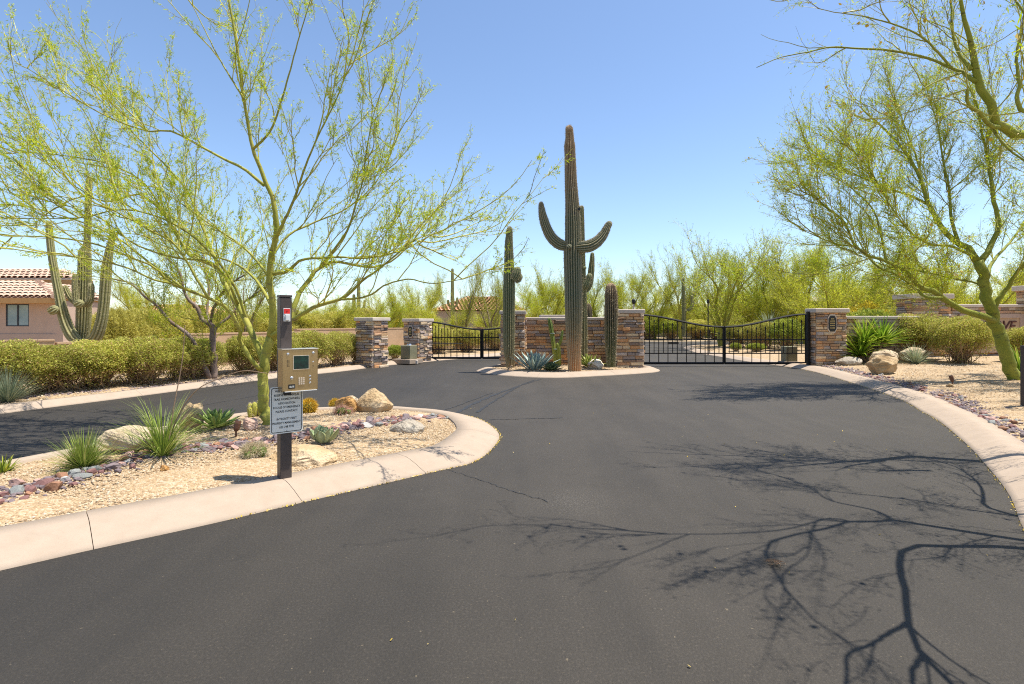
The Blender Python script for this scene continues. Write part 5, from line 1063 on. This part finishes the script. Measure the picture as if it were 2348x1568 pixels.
tree('palo_verde_tree', 'near palo verde hanging into the upper right corner, its trunk out of view', (8.6, 4.6, 0), ov, 24, 'barkg', 'pv', n1=8, l1=(.4, 1.1), n2=4, n3=3, l2=(.25, .65), nleaf=17000, lsize=.02, lwid=.2, r1=.008, up1=.05, flowers=300, outw=.5,
     keep=lambda P: ~(((P[:, :, 2] - EYE) * F / P[:, :, 1] < 700).any(1) & (P[:, :, 0] / P[:, :, 1] * F + CU < 2330).any(1) & (P[:, :, 0] / P[:, :, 1] * F + CU > 0).all(1) & (P[:, :, 1] < 5.6).all(1)) & ~((P[:, :, 0] / P[:, :, 1] * F + CU < 1740) & (P[:, :, 0] / P[:, :, 1] * F + CU > 0) & (HV - (P[:, :, 2] - EYE) * F / P[:, :, 1] > -60)).any(1))

# ---- background trees: five prototypes with their own limbs, copied
def proto(seed, h, spread, nl, bark, leafm, n1=30, nleaf=15000, lsize=.05, lwid=.3, sparse=False, r=.11, bare=1., lsp=.08):
    rng = np.random.default_rng(seed); limbs = []
    for k in range(nl):
        a = k / nl * 6.28 + rng.normal(0, .35); s = spread * rng.uniform(.55, 1.); hh = h * rng.uniform(.55, .82); pts = [(rng.normal(0, .05), rng.normal(0, .05), -.1, r), (.10 * s * math.cos(a), .10 * s * math.sin(a), .18 * h, r * .8)]
        for f, q in ((.35, .42), (.65, .7), (1., 1.)): pts.append((s * f * math.cos(a + rng.normal(0, .15)), s * f * math.sin(a + rng.normal(0, .15)), .15 * h + (hh - .15 * h) * q, r * (.75 - .6 * f)))
        limbs.append(pts)
    return tree('palo_verde_tree', 'x', (0, 0, 0), limbs, seed, bark, leafm, n1=n1, l1=(h * .16, h * .38), n2=7, l2=(h * .07, h * .16), n3=4, l3=(.12, .3), nleaf=nleaf, lsize=lsize, lwid=lwid, r1=.016, lsp=lsp, up1=.14)
PT = [proto(31, 5.2, 2.4, 6, 'bark', 'pvg', n1=24, nleaf=21000, lsize=.046, lwid=.2), proto(32, 5.2, 2.7, 7, 'barkg', 'pv', n1=24, nleaf=21000, lsize=.046, lwid=.2), proto(33, 5.4, 2.2, 5, 'bark', 'pv', n1=24, nleaf=9500, lsize=.04), proto(34, 4.6, 2.8, 8, 'barkg', 'pvg', n1=25, nleaf=24000, lsize=.048, lwid=.2), proto(35, 5.4, 2.0, 5, 'barkgrey', 'pv', n1=20, nleaf=3500, lsize=.035)]
PH = [5.2, 5.2, 5.4, 4.6, 5.4]
used = [False] * 5
def put_tree(k, u, vt, d, label, sw=1., rz=0., group='palo verdes beyond the walls'):
    h = (EYE + (HV - vt) * d / F); s = h / (PH[k] * 1.08); x = (u - CU) * d / F
    if not used[k]:
        used[k] = True; o = PT[k]; o.location = (x, d, 0); o.rotation_euler = (0, 0, rz); o.scale = (s * sw, s * sw, s); o['label'] = label; o['group'] = group; return o
    return dup(PT[k], (x, d, 0), rz, (s * sw, s * sw, s), label, group)
BT = [(3, 340, 640, 36, 'hazy green tree behind the three-stemmed saguaro', 1.0), (3, 690, 690, 27, 'low yellow-green tree behind the keypad post', 1.5), (0, 745, 684, 30, 'rounded palo verde between keypad post and free standing pillar', 1.3), (3, 610, 688, 30, 'low green tree behind the main palo verde trunk', 1.4),
      (0, 905, 658, 33, 'dense green palo verde above the free standing pillar', 1.25), (0, 965, 640, 36, 'tall green palo verde behind the grey plaque pillar', 1.0), (1, 860, 690, 28, 'low yellow palo verde just behind the free standing pillar', 1.4), (3, 1000, 700, 30, 'green shrubby tree behind the left gate hinge', 1.1),
      (4, 1060, 600, 30, 'nearly bare tree behind the left gate', .75), (4, 1128, 590, 31, 'bare upright tree left of the slim saguaro', .8), (1, 1212, 640, 38, 'yellow palo verde right of the slim saguaro', 1.0), (0, 1262, 625, 40, 'bright palo verde left of the tallest saguaro', 1.1), (3, 1150, 700, 34, 'low green tree between left gate and middle pillar', 1.3),
      (1, 1375, 640, 40, 'palo verde seen just over the bristly cactus', 1.0), (0, 1440, 615, 38, 'rounded palo verde left of the wide gate', 1.05), (1, 1500, 615, 54, 'palo verde behind the cap of the bristly cactus pillar', .9), (3, 1500, 700, 58, 'distant low green tree beyond the wide gate', 1.6),
      (2, 1655, 548, 33, 'open palo verde with forked trunk in the middle of the wide gate', 1.15), (2, 1560, 575, 52, 'thin feathery palo verde above the left half of the wide gate', .9), (1, 1760, 560, 40, 'tall yellow palo verde above the right half of the wide gate', 1.05), (3, 1740, 640, 38, 'dense mesquite above the right leaf of the wide gate', 1.1),
      (0, 1850, 550, 35, 'broad palo verde behind the outer plaque pillar', 1.15), (3, 1890, 625, 29, 'wide mesquite right behind the outer plaque pillar', 1.1), (1, 1960, 560, 32, 'pale palo verde behind the yucca wall', 1.1), (3, 2060, 610, 28, 'dark green mesquite behind the yucca wall', 1.0), (0, 2150, 590, 29, 'green palo verde behind the tall stone pillar', 1.1),
      (3, 2220, 620, 27, 'dense green tree behind the leaning trunk', 1.1), (3, 2330, 600, 28, 'dense green tree behind the sign wall', 1.2), (0, 2420, 560, 30, 'green tree at the far right beyond the sign wall', 1.2), (1, 1690, 650, 52, 'distant yellow palo verde beyond the lamp post', 1.3), (3, 1620, 670, 60, 'distant green tree left of the lamp post', 1.5),
      (4, 560, 560, 24, 'thin bare tree behind the grey-barked palo verde', .7), (0, 1310, 655, 46, 'palo verde directly behind the tallest saguaro', 1.2), (3, 80, 690, 52, 'green tree behind the tan house', 1.4), (3, 1800, 640, 44, 'distant mesquite between the two gate halves and outer pillar', 1.5)]
for i, (k, u, vt, d, lab, sw) in enumerate(BT): put_tree(k, u, vt, d, lab, sw, i * 1.7)
rng = np.random.default_rng(77)
for i in range(44):
    a = -1.05 + i * 2.1 / 43; d = rng.uniform(62, 95); put_tree(3 if i % 3 else 0, CU + math.tan(a) * F * .93, rng.uniform(712, 724), d, 'low green tree in the distant scrub line along the horizon', 2.6, i, 'distant scrub trees')

put_tree(1, CU + 12.9 / 10.4 * F, 240, 10.4, 'palo verde standing just past the right edge, only its outer twigs in view', .82, 2.2, 'palo verdes at the right edge')
put_tree(2, CU + 11.9 / 8.0 * F, 140, 8.0, 'open palo verde past the right edge whose shadow falls on the rock strip', .9, .4, 'palo verdes at the right edge')
# ------------------------------------------------------------------ shrubs
def shrub_proto(seed, leafm, n, ls, boxy, name='clipped_shrub', stems=110, dens=1., wid=.45):
    rng = np.random.default_rng(seed); t = thing(name, 'x', 'shrub'); k = 140
    # lobed shell: leaves fill the outer part of the crown, stems feed it
    u = nrm(rng.normal(0, 1, (n, 3))); u[:, 2] = np.abs(u[:, 2]) * np.where(rng.random(n) < .82, 1, -.55)
    lob = 1 + .09 * np.sin(u[:, 0] * 5 + seed) * np.sin(u[:, 1] * 6 + 2) + .06 * np.sin(u[:, 2] * 9 + u[:, 0] * 7) + .05 * np.sin(u[:, 0] * 15 + u[:, 1] * 13)
    q = np.abs(u) ** boxy; rad = (q.sum(1)) ** (-1 / boxy) * lob * (1 - .42 * rng.random(n) ** 1.7); C = u * rad[:, None] * (.5, .5, .5) + (0, 0, .5)
    clump = rng.normal(0, .03, (k, 3)); C += clump[rng.integers(0, k, n)] * .6; C[:, 2] = np.clip(C[:, 2], .02, 1.06); keep_ = (C[:, 2] > .3) | (rng.random(n) < .38); C, u = C[keep_], u[keep_]; n = len(C)
    d_ = nrm(u * .8 + rng.normal(0, .7, (n, 3)) + (0, 0, .35)); b = nrm(np.cross(d_, rng.normal(0, 1, (n, 3)))); s = ls * rng.uniform(.6, 1.4, n)[:, None]
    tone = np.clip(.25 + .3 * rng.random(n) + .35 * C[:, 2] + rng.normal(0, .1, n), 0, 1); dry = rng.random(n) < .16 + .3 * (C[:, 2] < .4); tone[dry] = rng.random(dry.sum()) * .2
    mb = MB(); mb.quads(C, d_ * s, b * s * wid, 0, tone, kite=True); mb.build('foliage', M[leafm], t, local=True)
    e = C[rng.integers(0, n, stems)] * (.95, .95, .92); P = np.zeros((stems, 4, 3)); f = np.array([0, .35, .7, 1.])
    st = np.c_[rng.normal(0, .09, (stems, 2)), np.full(stems, -.03)]; P[:] = st[:, None] + (e - st)[:, None] * f[None, :, None]; P[:, 1:3] += rng.normal(0, .02, (stems, 2, 3))
    mb = MB(); mb.tubes(P, np.tile(np.array([.011, .008, .006, .003]), (stems, 1)), 4, 0, rng.random(stems)); mb.build('stems', M['twigdry'], t, local=True); return t
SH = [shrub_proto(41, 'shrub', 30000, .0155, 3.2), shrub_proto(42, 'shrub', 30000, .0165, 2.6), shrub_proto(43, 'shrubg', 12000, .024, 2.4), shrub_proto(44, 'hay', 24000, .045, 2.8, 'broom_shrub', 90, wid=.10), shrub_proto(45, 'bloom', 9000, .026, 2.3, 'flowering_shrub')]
sused = [False] * 5
def put_shrub(k, x, y, w, dp, h, label, rz=0., group=None, z=None):
    z = H(x, y) if z is None else z
    if not sused[k]:
        sused[k] = True; o = SH[k]; o.location = (x, y, z - .01); o.rotation_euler = (0, 0, rz); o.scale = (w, dp, h); o['label'] = label
        if group: o['group'] = group
        return o
    return dup(SH[k], (x, y, z - .01), rz, (w, dp, h), label, group)
def shrub_uv(k, u, vb, uw, vh, label, rz=0., group=None, dep=.85):
    p = on(u, vb); s = p[1] / F; w = uw * s; vh = vh * (.92 if u < 850 else 1); return put_shrub(k, p[0], p[1] + w * dep * .38, w, w * dep, vh * s, label, rz, group)
HG = 'clipped hedge shrubs along the left lane'
for k, u, vb, uw, vh, lab in [(1, -40, 915, 190, 140, 'clipped hedge shrub at the very left behind the grey yucca'), (0, 85, 904, 170, 115, 'round hedge shrub just right of the grey yucca'), (1, 185, 893, 170, 118, 'tall hedge shrub below the three-stemmed saguaro'), (0, 290, 884, 165, 116, 'hedge shrub below the right stem of the great saguaro'),
                             (1, 395, 874, 120, 106, 'hedge shrub left of the grey-barked tree'), (0, 450, 866, 90, 92, 'hedge shrub right behind the grey-barked tree'), (1, 545, 858, 120, 92, 'hedge shrub between the grey-barked tree and main trunk'), (0, 625, 851, 90, 86, 'hedge shrub directly behind the main green trunk'),
                             (1, 700, 846, 90, 92, 'hedge shrub behind the keypad box'), (0, 765, 839, 85, 82, 'last hedge shrub before the free standing pillar'), (1, 812, 833, 50, 70, 'narrow hedge shrub against the free standing pillar')]:
    shrub_uv(k, u, vb, uw * 1.14, vh, lab, u * .01, HG, .7)
shrub_uv(2, 903, 826, 42, 34, 'small green shrub between the two grey pillars', 1)
GG = 'hedge shrubs seen through the left gate'
for k, u, vb, uw, vh, lab in [(0, 1000, 812, 80, 60, 'yellow-green shrub behind the hinge end of the left gate'), (1, 1068, 808, 75, 55, 'shrub behind the meeting stiles of the left gate'), (0, 1135, 804, 75, 52, 'shrub behind the left gate beside the slim saguaro')]: shrub_uv(k, u, vb, uw, vh, lab, u, GG, .7)
# pale broom mass behind the wall at left
for i, (u, d, uw, vt) in enumerate([(270, 19.5, 90, 712), (330, 20.5, 95, 714), (392, 21.5, 90, 716), (448, 22.5, 80, 716), (505, 24, 70, 722), (560, 25.5, 70, 728)]):
    w = uw * 1.25 * d / F; h = EYE + (HV - vt) * d / F
    put_shrub(3, (u - CU) * d / F, d, w, w * .8, h, ['pale yellow broom shrub right of the great saguaro', 'pale yellow broom shrub in front of the red tiled house', 'pale yellow broom shrub behind the leaning grey stem', 'pale yellow broom shrub behind the grey-barked trunk', 'low broom shrub right of the grey-barked trunk', 'low broom shrub left of the main green trunk'][i], i, 'pale broom shrubs behind the garden wall', 0)
for i, (u, d, uw, vt, k) in enumerate([(640, 26, 90, 730, 3), (705, 27, 95, 722, 3), (775, 28, 95, 718, 3), (835, 29, 80, 712, 3), (905, 31, 60, 720, 4), (960, 32, 70, 716, 3)]):
    w = uw * 1.25 * d / F; h = EYE + (HV - vt) * d / F
    put_shrub(k, (u - CU) * d / F, d, w, w * .8, h, ['yellow broom shrub behind the main trunk', 'yellow broom shrub behind the keypad post', 'yellow broom shrub right of the keypad post', 'yellow broom shrub left of the free standing pillar cap', 'orange-yellow shrub between the two grey pillars', 'yellow broom shrub behind the plaque pillar'][i], i * 2, 'yellow broom shrubs above the garden wall', 0)
# beyond the wide gate
for i, (k, u, vb, uw, vh, lab) in enumerate([(2, 1490, 778, 70, 42, 'green shrub just inside the wide gate hinge'), (2, 1545, 777, 75, 42, 'green shrub behind the first bars of the wide gate'), (0, 1605, 776, 75, 42, 'rounded shrub left of the lamp post'), (2, 1650, 776, 60, 38, 'shrub right of the lamp post'), (4, 1575, 766, 50, 26, 'yellow flowering shrub far behind the wide gate'),
                                            (1, 1700, 797, 75, 52, 'shrub behind the meeting stile of the wide gate'), (0, 1757, 800, 85, 62, 'rounded shrub behind the right leaf of the wide gate'), (2, 1815, 804, 85, 72, 'dark green shrub beside the outer gate post'), (2, 1690, 806, 28, 20, 'low bright plant behind the gate centre'), (2, 1738, 807, 42, 20, 'low green groundcover clump behind the right gate leaf')]):
    shrub_uv(k, u, vb, uw, vh, lab, i, 'shrubs beyond the wide gate', .8)
tuft('yucca_tuft', 'pale yucca behind the right leaf of the wide gate above the shrubs', 'yucca', pp(1765, 745, 31) * (1, 1, 0) + (0, 0, 1.0), 'greygrass', 150, 1.2, .02, 11, lo=.3)
# right bed
shrub_uv(1, 2130, 827, 140, 104, 'rounded olive shrub left of the leaning trunk', .4, None, .8)
shrub_uv(0, 2232, 835, 128, 106, 'rounded olive shrub right in front of the leaning trunk', 1.4, None, .8)
shrub_uv(1, 2398, 833, 110, 84, 'rounded shrub at the right edge behind the leaning trunk', 2.4, None, .8)
put_shrub(2, 14.9, 22.6, 2.6, 1.6, 2.0, 'green hedge shrub showing over the cap of the yucca wall', 0, None, .1)
put_shrub(4, 16.6, 25.5, 1.8, 1.6, 2.5, 'orange-yellow shrub beside the pale house windows', 0, None, 0)
tuft('strap_leaf_yucca', 'small green strap-leaf plant behind the leaning trunk at the right edge', 'yucca', on(2338, 850), 'strap', 60, .7, .02, 12, lo=.3)
